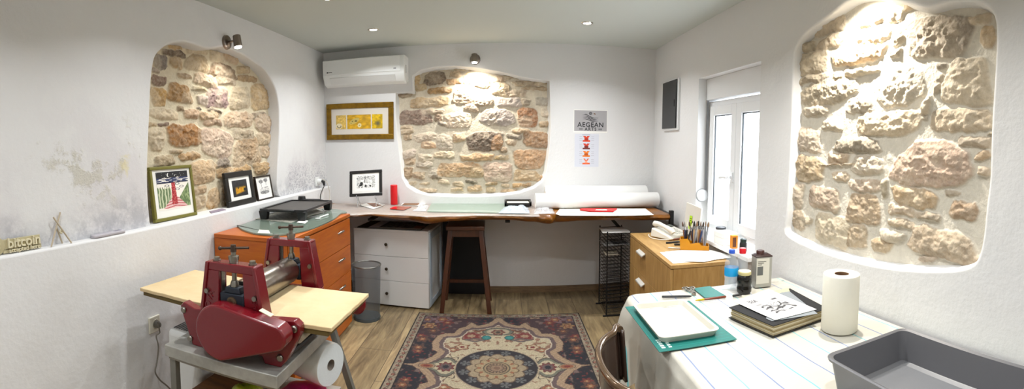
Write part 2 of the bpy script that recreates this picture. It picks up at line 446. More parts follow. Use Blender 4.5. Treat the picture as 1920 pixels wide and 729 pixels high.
SL = zoomed(3.644, 270, 60, [
 (125,122,285,168,'#6b5540'),(62,148,165,250,'#8a7f78'),(46,240,110,282,'#b0a090'),(48,290,157,372,'#7d6250'),(160,355,328,482,'#9c7238'),(46,380,157,510,'#b8904f'),
 (285,155,440,265,'#c0a884'),(180,170,268,245,'#b89a70'),(165,80,262,120,'#c0a070'),(445,218,632,315,'#7f6548'),(342,285,492,375,'#c9ad8f'),(225,280,332,322,'#b59c7c'),
 (500,312,632,360,'#b7a58c'),(425,375,582,515,'#917573'),(372,440,440,505,'#b09c94'),(335,376,430,406,'#b9aa88'),(550,160,645,215,'#c4a684'),(635,230,722,287,'#b8a07a'),(640,300,772,345,'#a98a62'),
 (590,370,722,530,'#c4b294'),(730,350,862,530,'#b69a70'),(735,545,838,590,'#8f7d66'),(755,562,882,690,'#b49a80'),(540,545,747,655,'#bd9f80'),(408,590,532,642,'#b5987c'),
 (385,545,512,598,'#c0a07a'),(272,535,382,595,'#c0a080'),(445,525,535,551,'#6b5a48'),(368,521,402,537,'#5a4a3c'),(225,505,277,545,'#8c7658'),(42,520,237,600,'#d0bea0'),
 (98,619,174,649,'#6a4c3a'),(32,615,95,652,'#c4ae8c'),(280,85,440,150,'#c9b695'),(450,140,545,215,'#d0bc98')]) + \
 zoomed(3.47, 270, 220, [
 (148,42,382,187,'#9c6828'),(30,75,132,210,'#c9b89c'),(373,75,582,262,'#c8ae98'),(585,122,757,312,'#b2936e'),(578,80,722,142,'#9c8a70'),(725,10,838,102,'#b79e84'),
 (740,102,842,180,'#c0a888'),(758,186,842,262,'#bda080'),(228,220,372,276,'#ad8858'),(172,204,252,232,'#a89070'),(62,238,202,315,'#ac9878'),(462,258,562,327,'#857568'),
 (300,282,470,430,'#c0a27c'),(470,318,700,395,'#b08c5a'),(715,290,848,372,'#b39264'),(412,462,502,597,'#a67c3e'),(330,440,410,500,'#b89c78'),(335,505,408,600,'#b0946c'),
 (505,390,570,590,'#7a6444'),(600,395,720,560,'#6e5a40'),(850,395,900,510,'#8d7a62'),(35,330,70,640,'#6a5840'),(700,400,860,520,'#8a744e')])
stone_panel('stone_panel', wl, ML, uvL, lp_s, REC_L, SL, 11, 'exposed rubble stone in the left alcove')

# ------------------------------------------------------------------ back wall
MBk = lambda u, v, w: (u, D + w, v)
back_px = [(774, 172), (774, 142), (790, 131), (815, 126), (850, 124), (885, 126), (910, 130), (935, 134), (960, 140), (990, 147), (1012, 150), (1030, 152),
           (1031, 190), (1032, 235), (1030, 275), (1026, 305), (1024, 322), (1017, 340), (1002, 352), (975, 361), (940, 366), (900, 368), (850, 368),
           (805, 366), (780, 360), (763, 349), (754, 333), (752, 310), (748, 280), (744, 240), (742, 205), (742, 174)]
bp_ = [Vector((q.x, q.z)) for q in (PY(a, b, D) for a, b in back_px)]
REC_B = .07
wb = wall_with_holes('wall_back', M_wall, MBk, (-DL - .02, 0, DR + .02, CEIL), [(bp_, REC_B + .05, .040, .008, False)], T)
uvB = lambda px, py: (lambda q: (q.x, q.z))(PY(px, py, D + REC_B - .012))
SB = zoomed(5.206, 730, 100, [
 (338,175,560,308,'#5f452e'),(565,252,716,302,'#a87222'),(372,328,617,392,'#8f651c'),(232,190,292,342,'#c0a070'),(245,292,370,362,'#b49a70'),(76,380,217,427,'#80674a'),
 (198,425,592,527,'#b89a70'),(92,545,417,692,'#75594a'),(370,540,532,590,'#b8a48c'),(443,590,517,667,'#8a6e54'),(480,665,592,702,'#7c6e60'),(620,345,832,497,'#c0a68c'),
 (530,580,802,722,'#c4b09a'),(725,500,882,572,'#b59e86'),(600,170,702,232,'#c0a888'),(640,120,800,170,'#c4b090'),(720,180,860,300,'#d0b890')]) + \
 zoomed(5.206, 880, 100, [
 (230,220,352,287,'#b8a084'),(220,285,392,417,'#d0b48c'),(330,205,600,252,'#9e8c72'),(420,268,772,322,'#b8a488'),(510,326,775,362,'#a08868'),(360,360,562,432,'#b8a28a'),
 (270,435,512,522,'#b9aaa0'),(510,450,602,512,'#a0907a'),(640,425,782,522,'#a9a092'),(110,545,442,702,'#a2948c'),(468,528,668,727,'#8f5620'),(695,545,790,617,'#c4b4a0'),
 (680,660,790,722,'#b89a74'),(0,440,230,520,'#b09a82'),(30,180,200,330,'#d2bc96')]) + \
 zoomed(5.206, 730, 230, [
 (110,20,240,60,'#bda688'),(110,60,242,112,'#c0a88a'),(130,115,222,162,'#b09676'),(240,100,462,192,'#c0ad98'),(310,188,457,257,'#b08a66'),(458,110,617,277,'#b0a290'),
 (620,90,742,187,'#bd9f7c'),(112,260,267,347,'#b8a69a'),(148,345,252,407,'#9c8060'),(112,430,237,552,'#96734a'),(230,485,347,547,'#a08462'),(280,310,432,377,'#c0b098'),
 (260,375,422,447,'#b8aa98'),(380,445,512,542,'#c4b8a4'),(430,285,642,347,'#c9b494'),(415,518,512,557,'#85745c'),(470,560,577,602,'#c4ac88'),(748,560,862,597,'#4d4024'),
 (290,580,402,607,'#b8a282'),(140,580,267,617,'#b09c7c'),(300,640,462,682,'#c0a888'),(610,580,722,632,'#bda684'),(590,640,722,677,'#c0a67c')]) + \
 [(873,247,943,284,'#4c301a'),(862,288,928,303,'#b99468'),(820,305,906,333,'#b69064'),(876,348,904,360,'#b89a70')] + \
 zoomed(5.206, 880, 230, [
 (215,110,325,272,'#8e5f2c'),(368,115,517,172,'#776a5a'),(410,60,592,112,'#b09472'),(525,88,790,242,'#94693e'),(353,165,472,232,'#a68c6e'),(300,235,362,297,'#806648'),
 (250,315,392,362,'#b0905e'),(437,263,752,452,'#b0855a'),(130,385,422,582,'#c0a48e'),(433,455,692,572,'#b3946a'),(683,510,760,592,'#a67c48'),(0,430,132,537,'#b8996c'),
 (155,575,282,617,'#9c7c4c'),(418,585,512,632,'#b08a54'),(510,595,612,632,'#a6804c'),(310,590,392,632,'#b8a080'),(165,630,257,687,'#b4945e'),(300,645,472,687,'#b89c78'),(540,638,627,657,'#b89c78')])
stone_panel('stone_panel', wb, MBk, uvB, bp_, REC_B, SB, 23, 'exposed rubble stone in the back alcove', mortar='#bdb29e', pale=.08)

# ------------------------------------------------------------------ right wall, with the window opening
MR_ = lambda u, v, w: (DR + w, u, v)
right_px = [(1472, 431), (1476, 405), (1479, 360), (1483, 290), (1486, 220), (1487, 160), (1489, 110), (1495, 84), (1512, 62), (1535, 44), (1560, 26), (1582, 8), (1605, -4), (1640, -8),
            (1672, 0), (1702, 7), (1730, 14), (1752, 12), (1775, 5), (1805, 2), (1832, 5), (1850, 13), (1863, 30), (1867, 62), (1865, 120), (1860, 200), (1857, 260), (1855, 330),
            (1848, 390), (1843, 440), (1836, 475), (1825, 494), (1802, 503), (1765, 506), (1700, 504), (1640, 496), (1580, 482), (1530, 466), (1500, 453), (1480, 442)]
rp = [Vector((q.y, q.z)) for q in (PX(a, b, DR) for a, b in right_px)]
rp_s = smooth_loop(rp, 3)
WY0, WY1, WZ0, WZ1 = 2.405, 3.325, .775, 1.975
REC_R = .060
win = [Vector((WY0, WZ0)), Vector((WY1, WZ0)), Vector((WY1, WZ1)), Vector((WY0, WZ1))]
wr = wall_with_holes('wall_right', M_wall, MR_, (YF - T, 0, D + T, CEIL), [(rp_s, REC_R + .05, .022, .014, False), (win, 0, 0, 0, True)], T)
uvR = lambda px, py: (lambda q: (q.y, q.z))(PX(px, py, DR + REC_R - .012))
SR = zoomed(2.805, 1460, 0, [
 (668,82,1017,307,'#8a7666'),(868,300,1118,547,'#c9b698'),(803,565,1116,692,'#bda482'),(1058,130,1140,262,'#b8935f'),(413,580,762,707,'#c9b08a'),(518,365,762,552,'#cfc2ac'),
 (110,420,412,552,'#a89678'),(278,262,557,337,'#cfa878'),(86,270,257,392,'#c8b494'),(200,190,332,262,'#c8b090'),(190,75,342,182,'#b8a488'),(92,215,202,272,'#c4b090'),
 (95,390,262,437,'#a08b6c'),(280,385,367,432,'#c0a880'),(120,560,262,617,'#c4b49c'),(350,515,492,602,'#9c8c74'),(820,330,872,367,'#a09484'),(808,390,862,492,'#b8a890'),
 (638,15,712,62,'#c8a878'),(760,500,802,602,'#b8a890'),(582,250,642,302,'#a09480'),(600,130,662,232,'#c4b498'),(340,350,522,392,'#d0c0a0'),(230,630,332,682,'#b0a48e'),
 (420,60,660,128,'#d8c8ae'),(380,140,590,250,'#d8c8ae'),(1000,65,1122,127,'#b8a07e'),(740,602,792,642,'#b0a088')]) + \
 zoomed(2.65, 1460, 240, [
 (72,0,207,122,'#c4b09c'),(278,40,507,122,'#77654c'),(66,140,227,262,'#ad8c58'),(240,120,347,177,'#c4a480'),(365,130,517,227,'#c0b09c'),(573,62,963,292,'#c8a288'),
 (268,215,352,267,'#c4a888'),(350,248,502,322,'#bda28a'),(148,285,302,407,'#ab8c72'),(340,325,502,482,'#ad8a5e'),(508,245,542,352,'#b0a080'),(563,290,782,397,'#ad8448'),
 (540,385,682,442,'#bfa488'),(680,415,807,452,'#b09a80'),(540,455,682,492,'#b8a080'),(853,360,995,462,'#a07648'),(640,495,992,657,'#b89c7a'),(175,430,360,590,'#c9b89a'),
 (345,480,442,592,'#9c7844'),(462,550,562,622,'#b8935f'),(500,500,622,562,'#c4b8a4'),(60,260,127,402,'#c9b49c'),(55,395,132,497,'#bda484'),(890,40,1055,92,'#a8937a'),
 (975,105,1050,147,'#b08858'),(985,180,1045,242,'#c0a688'),(820,310,907,332,'#8d7c68'),(690,635,792,667,'#c0a890'),(118,440,167,482,'#b8a68a')])
stone_panel('stone_panel', wr, MR_, uvR, rp_s, REC_R, SR, 37, 'exposed rubble stone in the right alcove', mortar='#d0cabc', pale=.38)

# skirting of the same tile
structure('baseboard_back', MB().box((-DL + .05, D - .012, 0), (DR, D, .062)), M_skirt)
structure('baseboard_left', MB().box((-DL + .05, YF, 0), (-DL + .062, D, .062)), M_skirt)
structure('baseboard_right', MB().box((DR - .012, YF, 0), (DR, D, .062)), M_skirt)

# ------------------------------------------------------------------ window
M_pvc = mat('white window plastic', '#e6e8ea', .35)
M_pane = mat('window glass', '#f4f8fa', 0.02, alpha=.06)
M_gasket = mat('dark rubber', '#3a4045', .6)
fx0, fx1 = DR + .10, DR + .16
wn = thing('window_1', None, None, (DR + .12, (WY0 + WY1) / 2, WZ0)); wn['kind'] = 'structure'; del_keys = [k for k in ('label', 'category') if k in wn.keys()]
zb, zt = WZ0 + .03, 1.80
fr = MB()
fr.box((fx0, WY0, zb), (fx1, WY0 + .05, zt)); fr.box((fx0, WY1 - .05, zb), (fx1, WY1, zt)); fr.box((fx0, WY0 + .05, zt - .05), (fx1, WY1 - .05, zt)); fr.box((fx0, WY0 + .05, zb), (fx1, WY1 - .05, zb + .05))
obj('window_frame', fr, M_pvc, wn, bevel=.004)
sb = MB().box((fx0 - .035, WY0, 1.81), (fx1 + .03, WY1, WZ1))
obj('shutter_box', sb, M_pvc, wn, bevel=.004)
obj('window_sill', MB().box((DR - .065, WY0 - .03, WZ0 - .025), (fx1 + .06, WY1 + .03, WZ0 + .005)), M_white, wn, bevel=.004)
ymid = 2.85
for ya, yb in ((WY0 + .045, ymid - .002), (ymid + .002, WY1 - .045)):
    s_ = MB(); x0, x1 = fx0 - .018, fx0 + .04; z0, z1 = zb + .04, zt - .04; t = .072
    s_.box((x0, ya, z0), (x1, ya + t, z1)); s_.box((x0, yb - t, z0), (x1, yb, z1)); s_.box((x0, ya + t, z1 - t), (x1, yb - t, z1)); s_.box((x0, ya + t, z0), (x1, yb - t, z0 + t))
    so = obj('sash', s_, M_pvc, wn, bevel=.005)
    g = MB(); q = .008
    g.box((x0 + .012, ya + t - .001, z0 + t), (x0 + .02, ya + t + q, z1 - t)); g.box((x0 + .012, yb - t - q, z0 + t), (x0 + .02, yb - t + .001, z1 - t)); g.box((x0 + .012, ya + t, z1 - t - q), (x0 + .02, yb - t, z1 - t))
    obj('gasket', g, M_gasket, so)
    obj('pane', MB().box((x0 + .02, ya + t - .005, z0 + t - .005), (x0 + .026, yb - t + .005, z1 - t + .005)), M_pane, so)
h = MB(); hx = fx0 - .018
h.box((hx - .012, ymid + .012, 1.20), (hx, ymid + .042, 1.27)); h.cyl((hx - .012, ymid + .027, 1.235), (hx - .045, ymid + .027, 1.235), .010, n=12)
h.tube([(hx - .045, ymid + .027, 1.235), (hx - .05, ymid + .08, 1.233), (hx - .05, ymid + .14, 1.225)], [.011, .010, .009], 10)
obj('handle', h, M_pvc, wn, bevel=.003)
# strap winder disc and strap for the roller shutter, on the far reveal
sw = thing('strap_winder', 'white round shutter strap winder on the window reveal', 'strap winder', (DR + .045, WY1, 1.02))
cz = PY(1315, 366, WY1 - .012); cc = Vector((DR + .050, WY1, cz.z))
obj('winder_disc', MB().lathe([(.0, -.030), (.036, -.030), (.046, -.022), (.049, 0)], cc, 36, 'y', caps=False), M_pvc, sw)
obj('winder_rim', MB().tube([cc + Vector(((.0495) * math.cos(a), -.004, .0495 * math.sin(a))) for a in np.linspace(0, 2 * PI, 37)[:-1]], .0035, 8, closed=True), mat('grey rubber', '#9fa3a6', .5), sw)
obj('strap', MB().box((fx0 - .030, WY1 - .012, cc.z + .04), (fx0 - .012, WY1 - .009, 1.81)), mat('grey webbing', '#8d8f92', .8), sw)
# ------------------------------------------------------------------ shared materials
M_black = mat('black lacquer', '#141414', .4)
M_paper = mat('white paper', '#ecebe6', .8)
M_plastic = mat('white appliance plastic', '#e2e4e3', .35)
M_orange = mat('orange cherry veneer', '#a85006', .4, var=(5, '#b8620e', 1, (1, 1, 9)))
M_steel = mat('brushed steel', '#a9a9a6', .32, 1., var=(6, '#8d8c88', 1, (1, 14, 1)))
M_galv = mat('worn zinc sheet', '#b4b3ad', .45, .35, var=(7, '#94938d', 1), bump=(9, .08))
M_red = mat('dark red enamel', '#6d0c18', .26, coat=.4, bump=(30, .06))
M_iron = mat('dark blue grey cast iron', '#2f3640', .45, .5)
M_bolt = mat('dull bolt steel', '#8f8b82', .35, 1.)
M_ply = mat('pale felt covered board', '#d8c49c', .85, var=(4, '#cbb084', .8), bump=(120, .15))
M_glasst = mat('green tinted glass', '#82968a', .06, alpha=.62, spec=.7)
M_clear = mat('clear plastic', '#e6edf2', .05, alpha=.22, spec=.8)

def frame_thing(name, label, cat, quad, thick, border, fmat, mount, artfn, art_win, mat_label=None, group=None, nu=90, nv=110, mount_mat=None):
    """picture frame from its four front corners (bl, br, tr, tl); art_win = (u0,v0,u1,v1) inside the mount opening"""
    bl, br, tr, tl = [Vector(q) for q in quad]
    w = ((br - bl).length + (tr - tl).length) / 2; h = ((tl - bl).length + (tr - br).length) / 2
    c = (bl + br + tr + tl) / 4; xd = (br - bl) + (tr - tl); yd = (tl - bl) + (tr - br)
    M = frame_M(c, xd, yd)
    base = c - M.to_3x3() @ Vector((0, h / 2, 0))
    t = thing(name, label, cat, base, group=group)
    f = MB(); b = border
    for (x0, x1, y0, y1) in ((-w / 2, w / 2, h / 2 - b, h / 2), (-w / 2, w / 2, -h / 2, -h / 2 + b), (-w / 2, -w / 2 + b, -h / 2 + b, h / 2 - b), (w / 2 - b, w / 2, -h / 2 + b, h / 2 - b)):
        f.box((x0, y0, -thick), (x1, y1, 0), M)
    obj('frame', f, fmat, t, bevel=min(.004, b * .2))
    obj('mount', MB().box((-w / 2 + b, -h / 2 + b, -thick), (w / 2 - b, h / 2 - b, -thick * .45), M), mount_mat or M_paper, t)
    iw, ih = w - 2 * b, h - 2 * b
    for k, (fn, (u0, v0, u1, v1)) in enumerate(zip(artfn, art_win)):
        aw, ah = (u1 - u0) * iw, (v1 - v0) * ih
        Mo = M @ Matrix.Translation(((u0 + u1 - 1) / 2 * iw, (v0 + v1 - 1) / 2 * ih, -thick * .45 + .0012))
        obj('print', picture_mb(aw, ah, Mo, fn, nu, nv), mat('ink print', '#ffffff', .7, attr='col'), t, smooth=False)
    return t, M, w, h

# prints on the left ledge
def art_landscape(u, v):
    c = np.ones(u.shape + (3,)) * np.array([236, 232, 222.]); n = vnoise(u * 60, v * 60, 3)
    sky = v > .84; c = mixc(c, [34, 34, 38], sky * 1.); st = (vnoise(u * 40, v * 34, 8) > .93) & sky; c = mixc(c, [225, 225, 220], st * 1.)
    mo = (np.hypot((u - .37) / .035, (v - .91) / .05) < 1) & (np.hypot((u - .40) / .035, (v - .91) / .05) > 1); c = mixc(c, [240, 240, 235], mo * 1.)
    sea = (v > .70) & (v <= .84); c = mixc(c, [44, 56, 96], (sea & (vnoise(u * 9, v * 75, 5) > .38)) * 1.)
    c = mixc(c, [30, 34, 60], ((v > .695) & (v < .72)) * 1.)
    hill = (v < .68 - 1.15 * (1 - u)) ; g = (vnoise(u * 45, v * 18 + u * 20, 9) > .4)
    c = mixc(c, [96, 118, 74], (hill & g) * 1.); c = mixc(c, [150, 166, 118], (hill & ~g) * 1.)
    lf = (u < .42) & (v < .58 + .03 * np.sin(u * 90)) & (v > .06); g2 = np.sin(u * 70 + 3 * vnoise(u * 8, v * 12, 2)) > -.1
    c = mixc(c, [84, 108, 68], (lf & g2) * .9); c = mixc(c, [188, 196, 160], (lf & ~g2) * .9)
    path = (v < .40 - .95 * np.abs(u - .52)); r = np.sin(v * 90 + 14 * np.abs(u - .52)) > .2
    c = mixc(c, [226, 190, 188], path * 1.); c = mixc(c, [176, 74, 78], (path & r) * .8)
    tw = (np.abs(u - .50) < .055 + .06 * (.72 - v)) & (v < .70) & (v > .12); tx = vnoise(u * 50, v * 50, 6) > .45
    c = mixc(c, [150, 28, 36], (tw & tx) * 1.); c = mixc(c, [196, 84, 84], (tw & ~tx) * 1.)
    for cu, cv in ((.30, .63), (.63, .66), (.76, .58), (.62, .52)):
        d = np.hypot((u - cu) / .075, (v - cv) / .03); c = mixc(c, [50, 54, 70], ((d < 1) & (d > .65)) * .9)
    c = mixc(c, [236, 232, 222], ((v < .035)) * 1.); return c
def art_yellow(u, v):
    c = np.ones(u.shape + (3,)) * np.array([38, 38, 40.]); s = fbm(u * 6, v * 5, 4); c = c * (.7 + .9 * s * sstep(.4, 1, v))[..., None]
    y = sstep(.30, .46, fbm(u * 5, v * 5, 12)) * sstep(.12, .28, v - .22 * u + .1) * sstep(.66, .44, v) * sstep(.12, .26, u) * sstep(.98, .8, u)
    c = mixc(c, [200, 148, 16], np.clip(y * 1.1, 0, 1)); d = sstep(.58, .66, fbm(u * 9, v * 9, 2)) * y; c = mixc(c, [190, 110, 20], d); return c
def art_trees(u, v):
    c = np.ones(u.shape + (3,)) * np.array([232, 230, 226.]); n = vnoise(u * 55, v * 55, 1)
    for a, b, ra, rb in ((.26, .84, .19, .12), (.72, .88, .19, .12), (.5, .14, .42, .10), (.3, .42, .12, .03), (.68, .44, .2, .03)):
        m = np.hypot((u - a) / ra, (v - b) / rb) < 1 + .3 * (n - .5); c = mixc(c, [66, 66, 70], (m & (n > .33)) * .9)
    for a, b in ((.26, .63), (.72, .68)): c = mixc(c, [80, 80, 84], ((np.abs(u - a) < .02) & (v < b + .1) & (v > b - .12)) * .9)
    m = (v < .36) & (v > .12) & (np.sin(v * 70 + 6 * n) > .5) & (np.abs(u - .5) < .45); c = mixc(c, [90, 90, 92], m * .7); return c
def ledge_frame(px4, xb, lean):
    out = []
    for i, (a, b) in enumerate(px4):
        q = PX(a, b, xb if i < 2 else xb - lean); out.append(q)
    z = LEDGE + .003; out[0].z = z; out[1].z = z; return out
M_olive = mat('olive green frame', '#6f6a26', .5, bump=(40, .1))
frame_thing('framed_print', 'olive green framed print of a red path under a night sky on the left ledge', 'picture frame',
            ledge_frame([(294, 420), (373, 402), (357, 309), (278, 313)], -DL - .018, .034), .024, .020, M_olive, None, [art_landscape], [(.10, .15, .93, .95)], nu=120, nv=140)
frame_thing('framed_print', 'wide black frame with a yellow and black print leaning in the left alcove', 'picture frame',
            ledge_frame([(433, 390), (482, 377), (471, 318), (418, 325)], -DL - .010, .032), .026, .040, M_black, None, [art_yellow], [(.17, .15, .85, .86)])
frame_thing('framed_print', 'thin black frame with a print of two trees, smallest of the ledge frames', 'picture frame',
            ledge_frame([(487, 376), (516, 368), (505, 327), (476, 332)], -DL - .012, .030), .018, .012, mat('dark brown frame', '#241a12', .45), None, [art_trees], [(.16, .17, .88, .93)])
q = [PX(a, b, x) for a, b, x in ((396, 396, -DL + .03), (424, 391, -DL + .03), (424, 389, -DL), (400, 391, -DL))]
q = [Vector((p.x, p.y, LEDGE + .001)) for p in q]; q[2].x = q[3].x = -DL - .035
tag(obj('card', MB().prism(q, (0, 0, .003)), mat('purple grey card', '#8f8494', .7)), 'small purple grey card lying flat on the left ledge between frames', 'card')

# raised-letter sign, at the left edge of the picture
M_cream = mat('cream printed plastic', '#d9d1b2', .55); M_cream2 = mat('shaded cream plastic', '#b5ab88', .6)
xs = -DL + .022
t = thing('lettering_sign', 'cream plastic sign of raised letters standing on the left ledge', 'sign', (xs, .98, LEDGE))
Ms = frame_M((xs + .006, 0, 0), (0, 1, 0), (0, 0, 1))
def Tm(y, z, w=0): return Ms @ Matrix.Translation((y, z, w))
bk = MB(); bk.box((.885, LEDGE + .018, -.008), (1.092, LEDGE + .066, -.004), Ms); bk.box((.900, LEDGE + .004, -.008), (1.098, LEDGE + .024, -.004), Ms)
obj('backing', bk, M_cream2, t, bevel=.002)
a_ = text_mb('bitcoin', .062, .010, Tm(1.005, LEDGE + .046, .001), bold=.0008); obj('lettering', a_, M_cream, t, smooth=False)
a_ = text_mb('accepted here', .028, .008, Tm(1.006, LEDGE + .015, .001), bold=.0004); obj('lettering', a_, M_cream, t, smooth=False)
cc = Vector((xs, .868, LEDGE + .040))
obj('disc', MB().lathe([(0, -.006), (.040, -.006), (.040, .004), (.035, .006), (0, .006)], cc, 36, 'x'), M_cream2, t)
obj('coin_letter', text_mb('B', .052, .008, Ms @ Matrix.Translation((.868, LEDGE + .042, .003)) @ Matrix.Rotation(-.25, 4, 'Z'), bold=.001), M_cream, t, smooth=False)

# stick easel
M_stick = mat('pale wooden stick', '#b5a892', .7)
t = thing('stick_easel', 'small easel of crossed pale sticks on the left ledge', 'easel', (-DL + .03, 1.20, LEDGE))
def on(px, py, x): return PX(px, py, x)
def stick(p, q): return MB().tube([p, q], .0042, 8)
f1, f2, f3 = PX(96, 461, -DL + .04), PX(134, 454, -DL + .04), PX(117, 456, -DL + .012)
for f_ in (f1, f2, f3): f_.z = LEDGE + .003
obj('leg', stick(f1, PX(113, 398, -DL + .012)), M_stick, t); obj('leg', stick(f2, PX(100, 407, -DL + .021)), M_stick, t); obj('leg', stick(f3, PX(105, 424, -DL + .016)), M_stick, t)
kn = MB(); kc = PX(114, 434, -DL + .022)
for k in range(6): kn.sphere(kc + Vector((.003, .006 * math.cos(k), .006 * math.sin(k))), .0055, 10)
obj('knot', kn, M_cream, t)

# pale remote
p0, p1 = PX(172, 445, -DL + .026), PX(232, 435, -DL + .026); p0.z = p1.z = LEDGE
t = thing('remote_control', 'pale grey remote control lying on the left ledge', 'remote control', (p0 + p1) / 2)
rm = MB(); L_ = p1.y - p0.y; hw = .021
pts = [Vector((p0.x + hw * math.cos(a) * 1, p0.y + .02 - .02 * math.sin(a), LEDGE + .001)) for a in np.linspace(0, PI, 9)] + [Vector((p0.x - hw * math.cos(a), p1.y - .012 + .012 * math.sin(a), LEDGE + .001)) for a in np.linspace(0, PI, 9)]
obj('case', rm.prism(pts, (0, 0, .016)), mat('pale lilac grey plastic', '#b3afb6', .4), t, bevel=.005, seg=3)
obj('screen', MB().box((p0.x - .012, p1.y - .065, LEDGE + .0165), (p0.x + .012, p1.y - .02, LEDGE + .018)), mat('grey screen', '#8f8c98', .2), t)

# ------------------------------------------------------------------ wall sockets with plugs
M_sock = mat('ivory socket plastic', '#dcd8c8', .35); M_cordg = mat('grey cord', '#7d7870', .6); M_blk = mat('black plastic', '#161616', .45)
xw = -DL + .05
c = PX(288, 607, xw)
t = thing('wall_socket', 'ivory wall socket low on the left wall beside the zinc table', 'socket', c)
obj('plate', MB().box((xw, c.y - .042, c.z - .045), (xw + .011, c.y + .042, c.z + .045)), M_sock, t, bevel=.004)
obj('cup', MB().lathe([(.022, .011), (.026, .013), (.028, .011)], (xw, c.y + .006, c.z), 28, 'x', caps=False), M_sock, t)
t = thing('power_cable', 'grey plug and cord hanging from the low socket', 'power cord', Vector((xw + .012, c.y + .006, c.z)))
obj('plug', MB().lathe([(.020, .012), (.019, .03), (.012, .042), (0, .044)], (xw, c.y + .006, c.z), 20, 'x'), mat('grey plug', '#6b6862', .5), t)
pc = [Vector((xw + .038, c.y + .006, c.z - .008)), Vector((xw + .040, c.y + .004, c.z - .04))] + [PX(a, b, xw + .03) for a, b in ((293, 630), (297, 650), (294, 680), (291, 697), (300, 712), (312, 722))] + [Vector((xw + .03, 1.86, .10)), Vector((xw + .03, 1.95, .012))]
obj('cord', MB().tube(smooth_loop(pc, 4)[:-4], .0042, 8), M_cordg, t)
# upper socket by the corner
c = PX(594, 340, -DL)
t = thing('wall_socket', 'white wall socket just above the ledge near the back corner', 'socket', (-DL, c.y, c.z - .045))
obj('plate', MB().box((-DL, c.y - .05, c.z - .042), (-DL + .011, c.y + .05, c.z + .042)), M_plastic, t, bevel=.004)
t2 = thing('plug_adapter', 'white round plug adapter with a black plug in the corner socket', 'plug', (-DL + .012, c.y, c.z - .03))
obj('adapter', MB().lathe([(.026, .012), (.026, .045), (.022, .05), (0, .05)], (-DL, c.y + .005, c.z), 24, 'x'), M_plastic, t2)
obj('plug', MB().tube([(-DL + .05, c.y + .012, c.z + .002), (-DL + .068, c.y + .012, c.z - .004), (-DL + .072, c.y + .012, c.z - .04)], [.016, .015, .009], 12), M_blk, t2)
gp = Vector((-DL + .072, c.y + .012, c.z - .04))
pts = [gp, PX(601, 365, -DL + .075), PX(600, 385, -DL + .10)]
pts.append(Vector((-1.66, 3.66, .935)))
tag(obj('black_cable', MB().tube(smooth_loop(pts, 6)[:-6], .004, 8), M_blk), 'black cord dropping from the corner socket behind the griddle', 'cord')
pts = [Vector((-DL + .052, c.y + .03, c.z + .004)), PX(613, 343, -DL + .09), PX(618, 360, -DL + .10), PX(618, 378, -DL + .11), Vector((-1.62, 4.05, .884))]
tag(obj('pale_cable', MB().tube(smooth_loop(pts, 6)[:-6], .0032, 8), mat('white cord', '#c9c2b4', .5)), 'pale cord curving from the corner socket to the desk', 'cord')

# ------------------------------------------------------------------ orange dresser
x0, x1, y0, y1, zt = -DL + .062, -1.20, 2.345, 3.385, .915
t = thing('dresser', 'orange cherry dresser of drawers under the left ledge', 'dresser', ((x0 + x1) / 2, (y0 + y1) / 2, 0))
obj('body', MB().box((x0, y0, .02), (x1 - .022, y1, zt - .026)).box((x0 + .03, y0 + .02, 0), (x1 - .05, y1 - .02, .03)), M_orange, t, bevel=.002)
obj('top', MB().box((x0, y0 - .004, zt - .026), (x1, y1 + .004, zt)), M_orange, t, bevel=.003)
M_hnd = mat('satin nickel handle', '#b9b6b0', .25, 1.)
zs = np.linspace(.05, zt - .032, 5)
for a, b in zip(zs, zs[1:]):
    d = obj('drawer', MB().box((x1 - .02, y0 + .003, a + .002), (x1 - .001, y1 - .003, b - .002)), M_orange, t, bevel=.002)
    for yy in (y1 - .22, y0 + .22):
        zc = (a + b) / 2 + .03
        obj('handle', MB().tube([(x1 - .002, yy - .045, zc - .006), (x1 + .014, yy - .035, zc + .004), (x1 + .020, yy, zc + .006), (x1 + .014, yy + .035, zc + .004), (x1 - .002, yy + .045, zc - .006)], [.006, .0075, .008, .0075, .006], 10), M_hnd, d)
# oval glass top
gz = zt + .002
go = [PZ(a, b, gz) for a, b in [(441, 424), (452, 431), (475, 439), (500, 442), (530, 442), (560, 437), (585, 430), (610, 420), (628, 411), (639, 402)]]
go += [Vector((-1.23, 3.40, gz)), Vector((-1.36, 3.52, gz)), Vector((-1.52, 3.53, gz)), Vector((-1.66, 3.42, gz)), Vector((-1.725, 3.2, gz)), Vector((-1.74, 2.85, gz)), Vector((-1.725, 2.6, gz))]
go = [Vector((max(p.x, -1.742), p.y, gz)) for p in go]
lo = smooth_loop(go, 4)
lo = [Vector((max(p.x, -1.744), p.y, gz)) for p in lo]
tag(obj('glass_sheet', MB().prism(lo[::-1], (0, 0, .010)), M_glasst, bevel=.002), 'oval frosted green glass sheet lying on the orange dresser', 'glass top')
gz = zt + .0125

